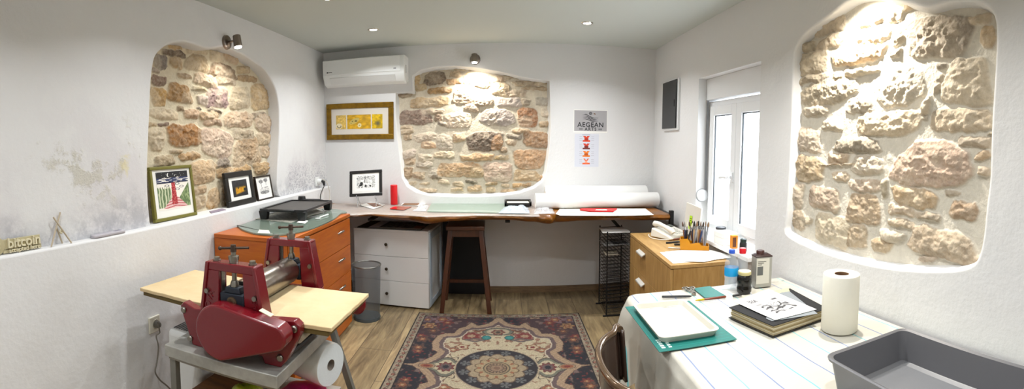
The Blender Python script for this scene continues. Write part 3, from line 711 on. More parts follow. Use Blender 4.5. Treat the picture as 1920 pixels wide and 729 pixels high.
# papers and small things on the glass
def sheet(name, label, cat, quad, th, m, group=None, **k):
    return tag(obj(name, MB().prism(quad, (0, 0, th)), m, **k), label, cat, group)
def zq(z, *px): return [PZ(a, b, z) for a, b in px]
M_grn = mat('grey printed newsprint', '#8f8f86', .8, var=(30, '#c9c7bc', 1)); M_pap2 = mat('off white paper', '#d8d4c8', .8)
sheet('newspaper', 'creased grey newspaper lying under the black griddle', 'newspaper', zq(gz, (474, 410), (546, 418), (585, 403), (520, 390)), .0025, M_grn)
sheet('paper_sheet', 'white sheet sticking out under the right side of the griddle', 'paper', zq(gz + .0028, (566, 408), (606, 398), (585, 388), (556, 396)), .0015, M_pap2)
sheet('paper_sheet', 'white paper corner showing in front of the griddle leg', 'paper', zq(gz + .0028, (556, 417), (572, 419), (578, 414), (564, 412)), .0012, M_paper)
sheet('paper_sheet', 'folded pale paper on the near edge of the oval glass', 'paper', zq(gz, (483, 437), (507, 438), (504, 432), (486, 431)), .002, M_pap2)
t = thing('spoon', 'white plastic spoon on the oval glass', 'spoon', PZ(604, 406, gz))
obj('bowl', MB().sphere(PZ(596, 409, gz + .005), .018, 14, (1.2, 1, .22)), M_plastic, t)
obj('handle', MB().tube([PZ(599, 407.5, gz + .005), PZ(615, 402, gz + .006)], [.005, .007], 8), M_plastic, t)

# black griddle
ga, gb, gc, gd = [PZ(a, b, .985) for a, b in ((489, 389), (561, 397), (612, 377), (545, 374))]
gcx = (ga + gb + gc + gd) / 4; hx_, hy_ = .185, .30
gz += .0032
Mg = Matrix.Translation((-1.545, 3.16, gz)) @ Matrix.Rotation(.05, 4, 'Z')
t = thing('griddle', 'black electric griddle on four legs standing on the oval glass', 'griddle', (-1.545, 3.16, gz), .05)
M_gr = mat('black griddle plastic', '#17181a', .38); M_gp = mat('dark grey non stick plate', '#3a3836', .5, var=(9, '#4a4642', .8))
def rr(x0, x1, y0, y1, r, z, k=6):
    out = []
    for cx, cy, a0 in ((x1 - r, y1 - r, 0), (x0 + r, y1 - r, PI / 2), (x0 + r, y0 + r, PI), (x1 - r, y0 + r, 1.5 * PI)):
        out += [Vector((cx + r * math.cos(a0 + PI / 2 * i / k), cy + r * math.sin(a0 + PI / 2 * i / k), z)) for i in range(k + 1)]
    return out
rim = rr(-hx_, hx_, -hy_, hy_, .03, .062); inn = rr(-hx_ + .02, hx_ - .02, -hy_ + .02, hy_ - .02, .02, .078); n_ = len(rim)
mb = MB(); o2 = [Vector((p.x, p.y, .078)) for p in rim]
for L1, L2 in ((rim, o2), (o2, inn), (inn, [Vector((p.x, p.y, .066)) for p in inn])): mb.add(L1 + L2, [(i, (i + 1) % n_, n_ + (i + 1) % n_, n_ + i) for i in range(n_)])
mb.add(rim, [tuple(range(n_ - 1, -1, -1))])
obj('rim', mb.xf(Mg), M_gr, t)
obj('plate', MB().prism([Vector((p.x, p.y, .064)) for p in inn], (0, 0, .006)).xf(Mg), M_gp, t)
for sx in (-1, 1):
    for sy in (-1, 1):
        cx, cy = sx * (hx_ - .035), sy * (hy_ - .03)
        obj('leg', MB().hexa([Vector((cx - .026, cy - .022, 0)), Vector((cx + .026, cy - .022, 0)), Vector((cx + .026, cy + .022, 0)), Vector((cx - .026, cy + .022, 0))],
                             [Vector((cx - .034, cy - .03, .066)), Vector((cx + .034, cy - .03, .066)), Vector((cx + .034, cy + .03, .066)), Vector((cx - .034, cy + .03, .066))]).xf(Mg), M_gr, t, bevel=.006)
for sy in (-1, 1):
    obj('handle', MB().tube([Vector((-.10, sy * hy_, .070)), Vector((-.06, sy * (hy_ + .022), .074)), Vector((.06, sy * (hy_ + .022), .074)), Vector((.10, sy * hy_, .070))], .010, 10).xf(Mg), M_gr, t)
obj('heat_control', MB().lathe([(0, .028), (.030, .026), (.034, 0), (.034, -.02)], Mg @ Vector((-.10, hy_ + .03, .078)), 20).box((-.13, hy_, .045), (-.07, hy_ + .06, .07), Mg), M_gr, t)
# ------------------------------------------------------------------ zinc table under the press
tx0, tx1, ty0, ty1, tz = -1.375, -.815, 1.445, 2.14, .60
t = thing('work_table', 'worn zinc topped table carrying the red press', 'table', ((tx0 + tx1) / 2, (ty0 + ty1) / 2, 0))
obj('table_top', MB().box((tx0, ty0, tz - .052), (tx1, ty1, tz)), M_galv, t, bevel=.004)
obj('rail', MB().box((tx0 + .012, ty0 + .012, tz - .064), (tx1 - .012, ty1 - .012, tz - .052)), M_bolt, t)
M_leg = mat('grey painted steel leg', '#7b7a74', .45, .4)
for (lx, ly, ex, ey) in ((tx0 + .03, ty0 + .03, 0, 0), (tx1 - .03, ty0 + .03, .0, 0), (tx1 - .05, ty1 - .03, .12, .10), (tx0 + .03, ty1 - .03, 0, .05)):
    obj('leg', MB().hexa([Vector((lx + ex + a, ly + ey + b, 0)) for a, b in ((-.016, -.016), (.016, -.016), (.016, .016), (-.016, .016))],
                         [Vector((lx + a, ly + b, tz - .055)) for a, b in ((-.016, -.016), (.016, -.016), (.016, .016), (-.016, .016))]), M_leg, t, bevel=.002)
obj('shelf', MB().box((tx0 + .01, ty0 + .012, .20), (tx1 - .01, ty1 - .012, .215)), mat('shelf board', '#a9a59b', .6), t)

# ------------------------------------------------------------------ etching press
t = thing('etching_press', 'dark red table-top etching press with steel roller', 'press', (-1.045, 1.78, tz))
bx0, bx1, by0, by1, bz = -1.650, -.626, 1.572, 1.985, .770
BM = Matrix.Rotation(-.035, 4, 'Z')
Bm = Matrix.Translation((-1.14, 1.78, 0)) @ Matrix.Rotation(-.04, 4, 'Z')
def frame_side(yc, front):
    hy = .030; zf = tz + .0008; k = 1
    cx = -1.045
    P = lambda x, z, y: Vector((cx + x, y, zf + z))
    o_ = MB()
    # top bar
    o_.box((cx - .118, yc - hy, zf + .350), (cx + .122, yc + hy, zf + .385))
    for s in (-1, 1):     # legs flare outwards
        lo_ = [P(s * .158, .15, yc - hy), P(s * .064, .15, yc - hy), P(s * .064, .15, yc + hy), P(s * .158, .15, yc + hy)]
        hi_ = [P(s * .118, .352, yc - hy), P(s * .058, .352, yc - hy), P(s * .058, .352, yc + hy), P(s * .118, .352, yc + hy)]
        if s < 0: o_.hexa(lo_, hi_)
        else: o_.hexa([lo_[1], lo_[0], lo_[3], lo_[2]], [hi_[1], hi_[0], hi_[3], hi_[2]])
    # lower body with side ears down to the feet
    body = [(-.205, .165), (-.262, .185), (-.282, .165), (-.268, .12), (-.235, .03), (-.222, .0), (-.150, .0), (-.135, .028), (.130, .028), (.142, 0), (.212, 0), (.238, .03), (.300, .145), (.300, .176), (.278, .193), (.170, .185)]
    if not front: body = [(a, min(b, .15)) if a < .165 else (.165, min(b, .15)) for a, b in body]; body = [p for i, p in enumerate(body) if i == 0 or p != body[i - 1]]
    o_.prism([P(a, b, yc - hy * .7) for a, b in body], (0, hy * 1.4, 0))
    w = .016   # flanges on the legs
    for s in (-1, 1):
        o_.hexa([P(s * .162, .15, yc - hy - .008), P(s * .144, .15, yc - hy - .008), P(s * .144, .15, yc + hy), P(s * .162, .15, yc + hy)] if s < 0 else
                [P(.144, .15, yc - hy - .008), P(.162, .15, yc - hy - .008), P(.162, .15, yc + hy), P(.144, .15, yc + hy)],
                [P(s * .120, .386, yc - hy - .008), P(s * .104, .386, yc - hy - .008), P(s * .104, .386, yc + hy), P(s * .120, .386, yc + hy)] if s < 0 else
                [P(.104, .386, yc - hy - .008), P(.120, .386, yc - hy - .008), P(.120, .386, yc + hy), P(.104, .386, yc + hy)])
    f = obj('side_frame', o_, M_red, t, bevel=.004)
    for x in (-.085, .09): obj('bolt', MB().lathe([(.017, 0), (.017, .006), (.0125, .006), (.0125, .016), (0, .017)], (cx + x, yc, zf + .385), 14), M_bolt, f)
    for x, z in ((-.262, .150), (.277, .163), (-.232, .028), (.212, .040)) if front else ():
        obj('bolt', MB().lathe([(0, -hy * .7 - .010), (.010, -hy * .7 - .010), (.014, -hy * .7 - .006), (.014, -hy * .7 + .001)], (cx + x, yc, zf + z), 14, 'y'), M_bolt, f)
    for x, z in ((-.118, .262), (.115, .262)): obj('bolt', MB().cyl((cx + x, yc - hy - .012, zf + z), (cx + x, yc - hy + .001, zf + z), .010, n=12), M_bolt, f)
    # pressure screw: stem, nuts, T handle
    sc = MB(); zt_ = zf + .385
    sc.cyl((cx, yc, zf + .26), (cx, yc, zt_ + .055), .0105, n=16); sc.lathe([(.019, 0), (.019, .012), (.022, .013), (.022, .028), (.015, .03)], (cx, yc, zt_), 18)
    sc.lathe([(.018, -.03), (.018, -.012), (.013, 0)], (cx, yc, zf + .312), 18)
    so = obj('pressure_screw', sc, M_bolt, t)
    hb = MB(); hb.cyl((cx - .052, yc - .015, zt_ + .058), (cx + .062, yc + .02, zt_ + .062), .0055, n=10); hb.sphere((cx - .055, yc - .016, zt_ + .058), .009, 10); hb.cyl((cx, yc, zt_ + .045), (cx, yc, zt_ + .074), .013, .011, n=14)
    obj('handle_bar', hb, mat('oiled dark steel', '#4d4038', .4, .8), so)
    bb = MB(); bb.box((cx - .058, yc - .026, zf + .185), (cx + .058, yc + .026, zf + .262)); bb.prism([(cx - .040, yc - .022, zf + .262), (cx + .040, yc - .022, zf + .262), (cx + .032, yc - .022, zf + .288), (cx - .032, yc - .022, zf + .288)], (0, .044, 0))
    bo = obj('bearing_block', bb, M_iron, t, bevel=.004)
    obj('bearing_cap', MB().lathe([(0, -.036), (.014, -.036), (.016, -.032), (.024, -.030), (.026, -.024)], (cx, yc, zf + .226), 24, 'y'), mat('worn bronze', '#6b5a48', .4, .9), bo)
    for xa in (-.062, .055): obj('guide_rail', MB().box((cx + xa, yc - .012, zf + .17), (cx + xa + .007, yc + .012, zf + .35)), M_bolt, t)
    return f
F1 = frame_side(1.53, True); F2 = frame_side(2.05, False)
# raised lettering on the near frame, reading down each leg
for txt, x, z, rot in (('PRESS', .112, .205, -1.25), ('TOVA', -.112, .215, 1.25)):
    Mx = frame_M((-1.045 + x, 1.53 - .0305, tz + z), (1, 0, 0), (0, 0, 1)) @ Matrix.Rotation(rot - PI / 2 * 0, 4, 'Z')
    obj('lettering', text_mb(txt, .040, .006, Mx), M_red, F1, smooth=False)
# gear cover
cov = []; c0, r0, c1, r1 = (-1.066, .724), .112, (-.814, .750), .049
for a in np.linspace(math.radians(82), math.radians(276), 26): cov.append((c0[0] + r0 * math.cos(a), c0[1] + r0 * math.sin(a)))
for a in np.linspace(math.radians(-78), math.radians(70), 12): cov.append((c1[0] + r1 * math.cos(a), c1[1] + r1 * math.sin(a)))
cv = obj('gear_cover', MB().prism([(a, 1.425, b) for a, b in cov][::-1], (0, .075, 0)), M_red, t, bevel=.009, seg=3)
pl = frame_M((-.868, 1.438, .8315), (.262, 0, -.095), (0, 1, 0))
obj('maker_plate', MB().box((-.026, .008, 0.005), (.026, .034, .0075), frame_M((-.855, 1.43, .828), (.262, 0, -.088), (0, 1, 0))), mat('cream plate', '#d8cfb0', .5), cv)
# roller, lower roller, axle with hand wheel
rl = MB(); rl.lathe([(0, 1.575), (.060, 1.577), (.062, 1.582), (.062, 2.002), (.060, 2.008), (0, 2.01)], (-1.045, 0, bz + .066), 48, 'y')
obj('roller', rl, mat('worn roller steel', '#a8a29a', .28, 1., var=(8, '#7d6a58', .7)), t)
obj('roller', MB().lathe([(0, 1.565), (.04, 1.567), (.04, 2.015), (0, 2.017)], (-1.045, 0, bz - .080), 32, 'y'), M_steel, t, )
for x in (-1.30, -.775): obj('support_roller', MB().lathe([(0, 1.49 + .06), (.020, 1.55), (.020, 2.03), (0, 2.03)], (x, 0, bz - .060), 24, 'y'), mat('pale nylon', '#b5ad98', .5), t)
bd = MB(); bd.box((-.5, -.205, bz - .038), (.5, .205, bz - .018), Bm)
obj('bed_board', bd, mat('dark edged bed board', '#5f4f26', .7), t, bevel=.002)
fe = MB()
rnd = random.Random(4)
N = 40
for L_, (z0, z1), off in (('a', (bz - .017, bz), 0),):
    top = []; 
    for i in range(N): top.append(Vector((-.515 + 1.03 * i / (N - 1), -.212 + rnd.uniform(-.0025, .0025), 0)))
    for i in range(14): top.append(Vector((.515 + rnd.uniform(-.002, .002), -.212 + .424 * (i + .5) / 14, 0)))
    for i in range(N): top.append(Vector((.515 - 1.03 * i / (N - 1), .212 + rnd.uniform(-.002, .002), 0)))
    fe.prism([Bm @ Vector((p.x, p.y, z0)) for p in top], (0, 0, z1 - z0))
obj('felt_bed', fe, M_ply, t, bevel=.0025)
obj('axle', MB().cyl((-.735, 2.06, .655), (-.735, 2.125, .655), .012, n=12), M_bolt, t)
obj('hand_wheel', MB().lathe([(0, 2.118), (.044, 2.118), (.051, 2.124), (.051, 2.140), (.044, 2.146), (0, 2.146)], (-.735, 0, .655), 32, 'y'), M_red, t)
obj('lower_bar', MB().cyl((-.83, 1.56, tz + .03), (-.80, 2.03, tz + .03), .012, n=12), M_blk, t)

# ------------------------------------------------------------------ under and beside the table
t = thing('dehumidifier', 'white dehumidifier with a slotted top between the wall and the zinc table', 'dehumidifier', (-1.49, 1.83, 0))
obj('body', MB().box((-1.60, 1.70, 0), (-1.385, 1.96, .54)), M_plastic, t, bevel=.03, seg=4)
sl = MB()
for k in range(9): sl.box((-1.575 + .016 * k, 1.73, .540), (-1.567 + .016 * k, 1.87, .542))
obj('vent_grille', sl, mat('dark vent', '#55585a', .6), t)
# film roll on a pink bag
ax = Vector((.95, -.31, 0)); e1 = Vector((-.826, 2.0, .390)); e0 = e1 - ax * .47
t = thing('film_roll', 'big white roll of plastic film on the table shelf', 'film roll', Vector(((e0 + e1) / 2).to_tuple()) - Vector((0, 0, .105)))
M_film = mat('glossy white film', '#dcdad4', .22, coat=.5, bump=(14, .12))
fr_ = MB(); Q = e0
fr_.tube([e0, e0 + ax * .006, e1 - ax * .006, e1], [.100, .104, .104, .100], 40, caps=False)
obj('film', fr_, M_film, t)
def annulus(c, n, r0, r1, k=40):
    n = Vector(n).normalized(); a = n.orthogonal().normalized(); b = n.cross(a)
    vs = [Vector(c) + (a * math.cos(2 * PI * i / k) + b * math.sin(2 * PI * i / k)) * r for r in (r0, r1) for i in range(k)]
    return MB().add(vs, [(i, (i + 1) % k, k + (i + 1) % k, k + i) for i in range(k)])
for ee in (e1, e0): obj('film_end', annulus(ee, ax, .026, .100), mat('wound film edge', '#d5dde0', .35, bump=(90, .3)), t)
obj('core', MB().tube([e0 - ax * .002, e1 + ax * .002], .026, 24, caps=False), mat('grey cardboard', '#8d8378', .8), t)
lbm = frame_M(e1 - ax * .16 + Vector((0, 0, .1045)), ax, (.31, .95, 0))
obj('label_patch', MB().grid(2, 8, lambda u, v: e1 - ax * (.13 + .05 * u) + (Vector((0, 0, 1)) * math.cos(.1 + .5 * v) + Vector((-.31, -.95, 0)) * math.sin(.1 + .5 * v)) * .1052), mat('violet label', '#3c2f78', .5), t)
def bag(name, label, cat, c, r, m, seed, sq=(1, 1, 1), group=None):
    mb = MB(); mb.sphere((0, 0, 0), 1, 36)
    vv = []
    for p in mb.v:
        q = p.normalized(); k = 1 + .35 * (float(fbm(q.x * 2.3 + seed, q.y * 2.3 + q.z * 1.9, seed, 4)) - .5) + .12 * (abs(float(fbm(q.x * 5, q.z * 5 + q.y * 3, seed + 4, 3)) - .5))
        vv.append(Vector((c[0] + q.x * r * sq[0] * k, c[1] + q.y * r * sq[1] * k, max(c[2] + q.z * r * sq[2] * k, .2165))))
    mb.v = vv; return tag(obj(name, mb, m, ang=180), label, cat, group)
bag('plastic_bag', 'bright pink plastic bag under the film roll', 'bag', (-.95, 1.95, .235), .17, mat('pink plastic', '#c8106a', .3, bump=(18, .5, .01)), 3, (.8, .75, .22))
bag('plastic_bag', 'yellow green plastic bag under the zinc table', 'bag', (-1.06, 1.61, .30), .14, mat('yellow green plastic', '#9aa020', .35, bump=(16, .5, .01)), 8, (.62, .7, 1.0))
t = thing('wooden_box', 'brown wooden box on the shelf under the zinc table', 'box', (-1.26, 1.66, .2165))
obj('box_body', MB().box((-1.345, 1.50, .2165), (-1.185, 1.80, .325)), mat('brown wood', '#7a4f24', .5, var=(6, '#5c3a1a', 1, (1, 8, 1))), t, bevel=.004)
obj('lid', MB().box((-1.35, 1.495, .325), (-1.18, 1.805, .345)), MATS['brown wood'], t, bevel=.004)
sheet('leaflet', 'white leaflet with blue print lying on the shelf under the zinc table', 'leaflet', [Vector(p) for p in ((-1.34, 1.86, .217), (-1.22, 1.86, .217), (-1.22, 2.08, .217), (-1.34, 2.06, .217))], .01, M_paper)

# ------------------------------------------------------------------ mesh waste bin
t = thing('waste_bin', 'grey wire mesh waste bin beside the orange dresser', 'waste bin', (-1.145, 3.60, 0))
M_mesh = bpy.data.materials.new('bin mesh'); M_mesh.use_nodes = True
nt = M_mesh.node_tree; b_ = nt.nodes['Principled BSDF']; b_.inputs['Base Color'].default_value = tuple(lin('#6f757b')) + (1,); b_.inputs['Metallic'].default_value = .6; b_.inputs['Roughness'].default_value = .4
b_.inputs['Alpha'].default_value = .52
bc = Vector((-1.145, 3.60, 0)); MATS['bin mesh'] = M_mesh
M_binr = mat('bin grey metal', '#6d7377', .4, .6)
obj('mesh_wall', MB().lathe([(.108, .02), (.122, .455)], bc, 48, caps=False), M_mesh, t)
obj('base', MB().lathe([(0, .0), (.112, 0), (.114, .012), (.111, .028), (0, .028)], bc, 48), mat('bin base grey', '#4d5559', .45, .3), t)
obj('rim', MB().tube([bc + Vector((.1225 * math.cos(a), .1225 * math.sin(a), .457)) for a in np.linspace(0, 2 * PI, 49)[:-1]], .0055, 8, closed=True), M_steel, t)

# ------------------------------------------------------------------ white chest of drawers
W, Dp, H = .705, .50, .697; rz = math.atan2(3.867 - 3.942, -.661 + 1.365)
t = thing('drawer_chest', 'white three-drawer chest under the left half of the wooden desk', 'drawer chest', (-1.013, 3.905, 0), rz)
M_ = MW[t.name]
wb_ = lambda a, b, mb=None: (mb or MB()).box(a, b, M_)
M_wlam = mat('white laminate', '#d9d9d8', .4)
obj('body', wb_((-W / 2, .02, .012), (W / 2, Dp - .045, H - .02)), M_wlam, t, bevel=.002)
obj('top', wb_((-W / 2, 0, H - .02), (W / 2, Dp - .045, H)), M_wlam, t, bevel=.002)
sp = MB(); 
for a, b in ((.04, .10), (.40, .45)): sp.box((W / 2, a, .02), (W / 2 + .006, b, H - .02), M_)
sp.box((W / 2, .1, .02), (W / 2 + .006, .4, .07), M_); sp.box((W / 2, .1, H - .08), (W / 2 + .006, .4, H - .02), M_)
obj('side_panel', sp, mat('pale blue grey laminate', '#b9c6d2', .4), t, bevel=.002)
for k in range(3):
    a, b = .016 + k * .2215, .016 + (k + 1) * .2215 - .003
    d = obj('drawer', wb_((-W / 2 + .001, 0, a), (W / 2 - .001, .019, b)), M_wlam, t, bevel=.0015)
    kc = M_ @ Vector((-.035, 0, (a + b) / 2)); obj('knob', MB().lathe([(.006, 0), (.006, -.012), (.013, -.016), (.014, -.024), (.008, -.028), (0, -.028)], kc, 20, 'y'), mat('antique bronze', '#4a4034', .4, .8), d)
def art_mag(u, v):
    c = np.ones(u.shape + (3,)) * np.array([44, 44, 42.]); c = mixc(c, [205, 200, 205], ((u > .18) & (u < .33)) * 1.); c = mixc(c, [120, 116, 106], ((u > .36) & (vnoise(u * 40, v * 30, 2) > .55)) * .9)
    c = mixc(c, [150, 100, 80], ((u > .86) & (v < .5)) * .8); c = mixc(c, [190, 186, 172], ((v < .12) & (u > .3)) * .9); return c
Mm = M_ @ Matrix.Translation((-.03, .20, H + .0095)) @ Matrix.Rotation(.04, 4, 'Z')
t = thing('magazine_stack', 'dark magazines lying on the white drawer chest', 'magazine', M_ @ Vector((-.03, .20, H)))
obj('pages', MB().box((-.30, -.18, -.0085), (.30, .18, -.0005), Mm), mat('dark paper edge', '#3a3834', .7), t)
obj('cover', picture_mb(.60, .36, Mm, art_mag, 60, 40), mat('ink print', '#ffffff', .7, attr='col'), t, smooth=False)

# ------------------------------------------------------------------ black panel and stool
tag(obj('panel', MB().box((-.60, D - .06, .0), (-.20, D - .035, .70)), mat('matt black board', '#0f1012', .7), bevel=.003), 'matt black board leaning on the wall behind the stool', 'board')
t = thing('bar_stool', 'dark brown wooden stool under the wooden desk', 'stool', (-.345, 4.0, 0), .03)
M_ = MW[t.name]; M_st = mat('dark mahogany wood', '#3c1d0d', .35, coat=.2, var=(5, '#4c2610', 1, (6, 6, 1)))
obj('seat', MB().box((-.165, -.165, .715), (.165, .165, .752), M_), M_st, t, bevel=.008, seg=3)
def leg_pts(sx, sy, z):
    k = .205 - (.205 - .130) * z / .715; ky = .17 - (.17 - .115) * z / .715; return Vector((sx * k, sy * ky, z))
def leg_bar(sx, sy):
    w = .019; lo_, hi_ = leg_pts(sx, sy, 0), leg_pts(sx, sy, .715)
    return MB().hexa([M_ @ (lo_ + Vector(d)) for d in ((-w, -w, 0), (w, -w, 0), (w, w, 0), (-w, w, 0))], [M_ @ (hi_ + Vector(d)) for d in ((-w, -w, 0), (w, -w, 0), (w, w, 0), (-w, w, 0))])
for sx in (-1, 1):
    for sy in (-1, 1): obj('leg', leg_bar(sx, sy), M_st, t, bevel=.003)
def rail(a, b, h, w):
    d = (b - a).normalized(); n = Vector((-d.y, d.x, 0)) * w
    return MB().hexa([M_ @ p for p in (a - n, b - n, b + n, a + n)], [M_ @ (p + Vector((0, 0, h))) for p in (a - n, b - n, b + n, a + n)])
for (a, b, z, h) in ((((-1, -1)), (1, -1), .655, .055), ((-1, 1), (1, 1), .655, .055), ((-1, -1), (-1, 1), .655, .055), ((1, -1), (1, 1), .655, .055),
                     ((-1, 1), (1, 1), .17, .03), ((-1, -1), (-1, 1), .22, .03), ((1, -1), (1, 1), .22, .03)):
    obj('stretcher', rail(leg_pts(a[0], a[1], z), leg_pts(b[0], b[1], z), h, .010), M_st, t)
# ------------------------------------------------------------------ live-edge wooden desk along the back wall
zd = .860
M_slab = mat('live edge wood', '#965c12', .35, coat=.2, var=(3.5, '#583308', 1, (1, 6, 6)))
M_iron2 = mat('black steel bracket', '#1b1b1b', .5, .3)
fe_px = [(640, 402), (655, 402), (700, 400), (760, 402), (800, 405), (850, 404), (900, 402.5), (950, 402.5), (1000, 404), (1030, 402.5), (1045, 400), (1100, 402), (1160, 403), (1215, 402.5), (1240, 402)]
top_f = [PZ(a, b, zd) for a, b in fe_px]; top_f = [Vector((p.x, min(p.y, 3.82), zd)) for p in top_f]
top_f[0] = Vector((-1.74, 3.70, zd)); top_f[-1] = Vector((1.382, 3.66, zd)); top_f.insert(1, Vector((-1.40, 3.72, zd)))
bot_dz = [.03, .03, .03, .032, .058, .072, .052, .048, .05, .06, .085, .080, .058, .050, .055, .055]
def dense(pts, dz, n=120):
    out = []
    for i in range(n):
        s = i / (n - 1) * (len(pts) - 1); k = min(int(s), len(pts) - 2); f = s - k; f2 = f * f * (3 - 2 * f)
        p = pts[k].lerp(pts[k + 1], f); p.y = pts[k].y * (1 - f2) + pts[k + 1].y * f2
        out.append((p, dz[k] * (1 - f2) + dz[k + 1] * f2))
    return out
dn_ = dense(top_f, bot_dz)
mb = MB(); rows = []
for i, (p, dz) in enumerate(dn_):
    w_ = .006 * math.sin(i * .9) + .006 * math.sin(i * .37)
    rows.append([Vector((p.x, D - .004, zd)), Vector((p.x, p.y + .02, zd)), Vector((p.x, p.y, zd - .006)), Vector((p.x, p.y - .010 + w_, zd - dz * .45)), Vector((p.x, p.y + .012 + w_, zd - dz * .85)), Vector((p.x, p.y + .05, zd - dz)), Vector((p.x, D - .004, zd - .048))])
k = 7; vs = [q for r in rows for q in r]
fs = [(i * k + j, (i + 1) * k + j, (i + 1) * k + (j + 1) % k, i * k + (j + 1) % k) for i in range(len(rows) - 1) for j in range(k)]
fs += [tuple(range(k)), tuple(range((len(rows) - 1) * k + k - 1, (len(rows) - 1) * k - 1, -1))]
mb.add(vs, fs)
t = thing('wooden_desk', 'live-edge wooden desk slab running along the whole back wall', 'desk', (-.2, 4.0, zd - .085))
obj('slab', mb, M_slab, t, ang=70)
for x in (1.335, .0, -1.2):
    br = MB(); 
    if x > 1: br.box((x + .05, 3.70, zd - .05), (x + .085, D - .004, zd - .001)); br.box((x + .05, 3.66, zd - .16), (x + .085, 3.70, zd + .03))
    else: br.box((x, 3.85, zd - .078), (x + .04, D - .004, zd - .058))
    obj('bracket', br, M_iron2, t, bevel=.002)
br = MB().prism([(.93, 4.05, zd - .07), (.965, 4.05, zd - .07), (1.10, 4.05, zd - .22), (1.065, 4.05, zd - .22)], (0, .03, 0)); br.box((.90, 4.05, zd - .075), (1.34, 4.08, zd - .05)); obj('bracket', br, M_iron2, t)

# clear plastic sheet over the left part
rnd = random.Random(2)
def plas(u, v):
    x = -1.70 + u * (1.98); i = int(u * 119 * .66); 
    # front edge follows the slab
    best = min(dn_, key=lambda q: abs(q[0].x - x))[0]
    yf = best.y - .042; y = yf + (D - .03 - yf) * min(v / .8, 1) if v >= .12 else yf
    z = zd + .0025 + .004 * float(fbm(x * 9, y * 9, 4, 3))
    if v < .12: z = zd + .003 - (.12 - v) / .12 * (.002 + .006 * float(fbm(x * 5, 1, 9, 3))); y = yf - .006 - .004 * math.sin(x * 30)
    return Vector((x, y, z))
M_sheet = mat('clear crinkled plastic', '#d8d2cc', .25, alpha=.52, bump=(26, .5, .01))
tag(obj('plastic_sheet', MB().grid(110, 26, plas), M_sheet, ang=180), 'clear crinkled plastic sheet covering the left part of the wooden desk', 'plastic sheet')
zs_ = zd + .0078

# framed workshop print on clear easel
def art_shop(u, v):
    c = np.ones(u.shape + (3,)) * np.array([238, 238, 234.]); n = vnoise(u * 60, v * 60, 1); n2 = vnoise(u * 25, v * 25, 5)
    m = (np.abs(u - .5) < .42) & (v > .2) & (v < .92)
    c = mixc(c, [180, 180, 178], (m & (n2 > .5)) * .5); c = mixc(c, [40, 40, 40], (m & (n > .62) & ((v > .7) | (np.abs(u - .5) > .28))) * .9)
    for a, b, x, y in ((.20, .36, .22, .42), (.44, .56, .24, .38), (.62, .74, .24, .36)): c = mixc(c, [24, 24, 24], ((u > a) & (u < b) & (v > x) & (v < y) & (n2 > .3)) * 1.)
    c = mixc(c, [24, 24, 24], (np.hypot((u - .3) / .07, (v - .47) / .09) < 1) * 1.); w = (u > .42) & (u < .57) & (v > .5) & (v < .72); c = mixc(c, [200, 200, 198], w * 1.); c = mixc(c, [60, 60, 60], (w & ((vnoise(u * 60, v * 8, 2) > .6))) * .8)
    return c
yb = 4.10
bl, br_, tr, tl = PY(658, 369, yb), PY(719, 365, yb), PY(713, 318, yb + .06), PY(652, 321, yb + .06)
dz_ = zs_ + .035 - min(bl.z, br_.z)
frame_thing('framed_print', 'black framed workshop print on a clear easel on the wooden desk', 'picture frame', [bl, br_, tr, tl], .018, .028, M_black, None, [art_shop], [(.10, .10, .92, .94)])
M_acr = mat('clear acrylic', '#eef2f4', .05, trans=.75, ior=1.3)
t = thing('display_easel', 'clear acrylic easel holding the black framed workshop print', 'easel', ((bl.x + br_.x) / 2, yb, zs_))
zt_ = min(bl.z, br_.z)
for x in (bl.x + .07, br_.x - .07):
    e_ = MB(); y0 = yb - .03
    e_.tube([(x, y0 - .012, zt_ + .022), (x, y0 - .010, zt_ - .004), (x, y0 + .035, zt_ - .008), (x, y0 + .01, zs_ + .003)], .0045, 8); e_.tube([(x, y0 + .035, zt_ - .006), (x, y0 + .115, zs_ + .003)], .0045, 8)
    obj('easel_leg', e_, M_acr, t)
# red cylinder
p = PZ(738, 379, zs_); p = Vector((-1.075, 4.33, zs_))
M_rd = mat('red plastic', '#d01018', .35)
t = thing('red_canister', 'tall red cylinder standing on the desk beside the framed workshop print', 'canister', p)
obj('tube', MB().lathe([(0, 0), (.0335, 0), (.0345, .003), (.0345, .175)], p, 32, caps=False), M_rd, t); obj('lid', MB().lathe([(.0345, .175), (.0335, .177), (.0345, .179), (.0345, .188), (.031, .192), (0, .192)], p, 32, caps=False), M_rd, t)
# flat things on the plastic
M_brn = mat('copper brown plate', '#8a5a3c', .4, .3); M_cop = mat('rosy copper plate', '#a8563c', .35, .4)
sheet('plate_wrapper', 'white paper wrapper under a brown plate at the left of the desk', 'paper', zq(zs_, (673, 384), (700, 392), (722, 384), (700, 379)), .0012, M_paper)
sheet('printing_plate', 'brown printing plate lying on white paper on the desk', 'printing plate', zq(zs_ + .0015, (688, 381), (701, 388), (716, 385), (704, 381)), .003, M_brn)
sheet('printing_plate', 'rosy copper printing plate in front of the red cylinder', 'printing plate', zq(zs_, (731, 392), (757, 394), (772, 388), (745, 387)), .003, M_cop)
sheet('red_block', 'small flat red block on the desk in front of the red cylinder', 'block', zq(zs_ + .0032, (731, 391.5), (744, 392), (744.5, 388.5), (740, 388)), .006, M_rd)
sheet('paper_sheet', 'white paper under the striped brown plate beside the alcove', 'paper', zq(zs_, (752, 384), (786, 386), (812, 378), (762, 376)), .001, M_paper)
sheet('printing_plate', 'striped brown printing plate on white paper beneath the back alcove', 'printing plate', zq(zs_ + .0012, (754, 384), (783, 385), (790, 378), (764, 377)), .003, mat('striped brown plate', '#8c6238', .45, var=(30, '#5f4126', 1, (1, 9, 1))))
bagm = mat('crinkled clear bag', '#e4e8ec', .18, alpha=.55, bump=(40, .6, .01))
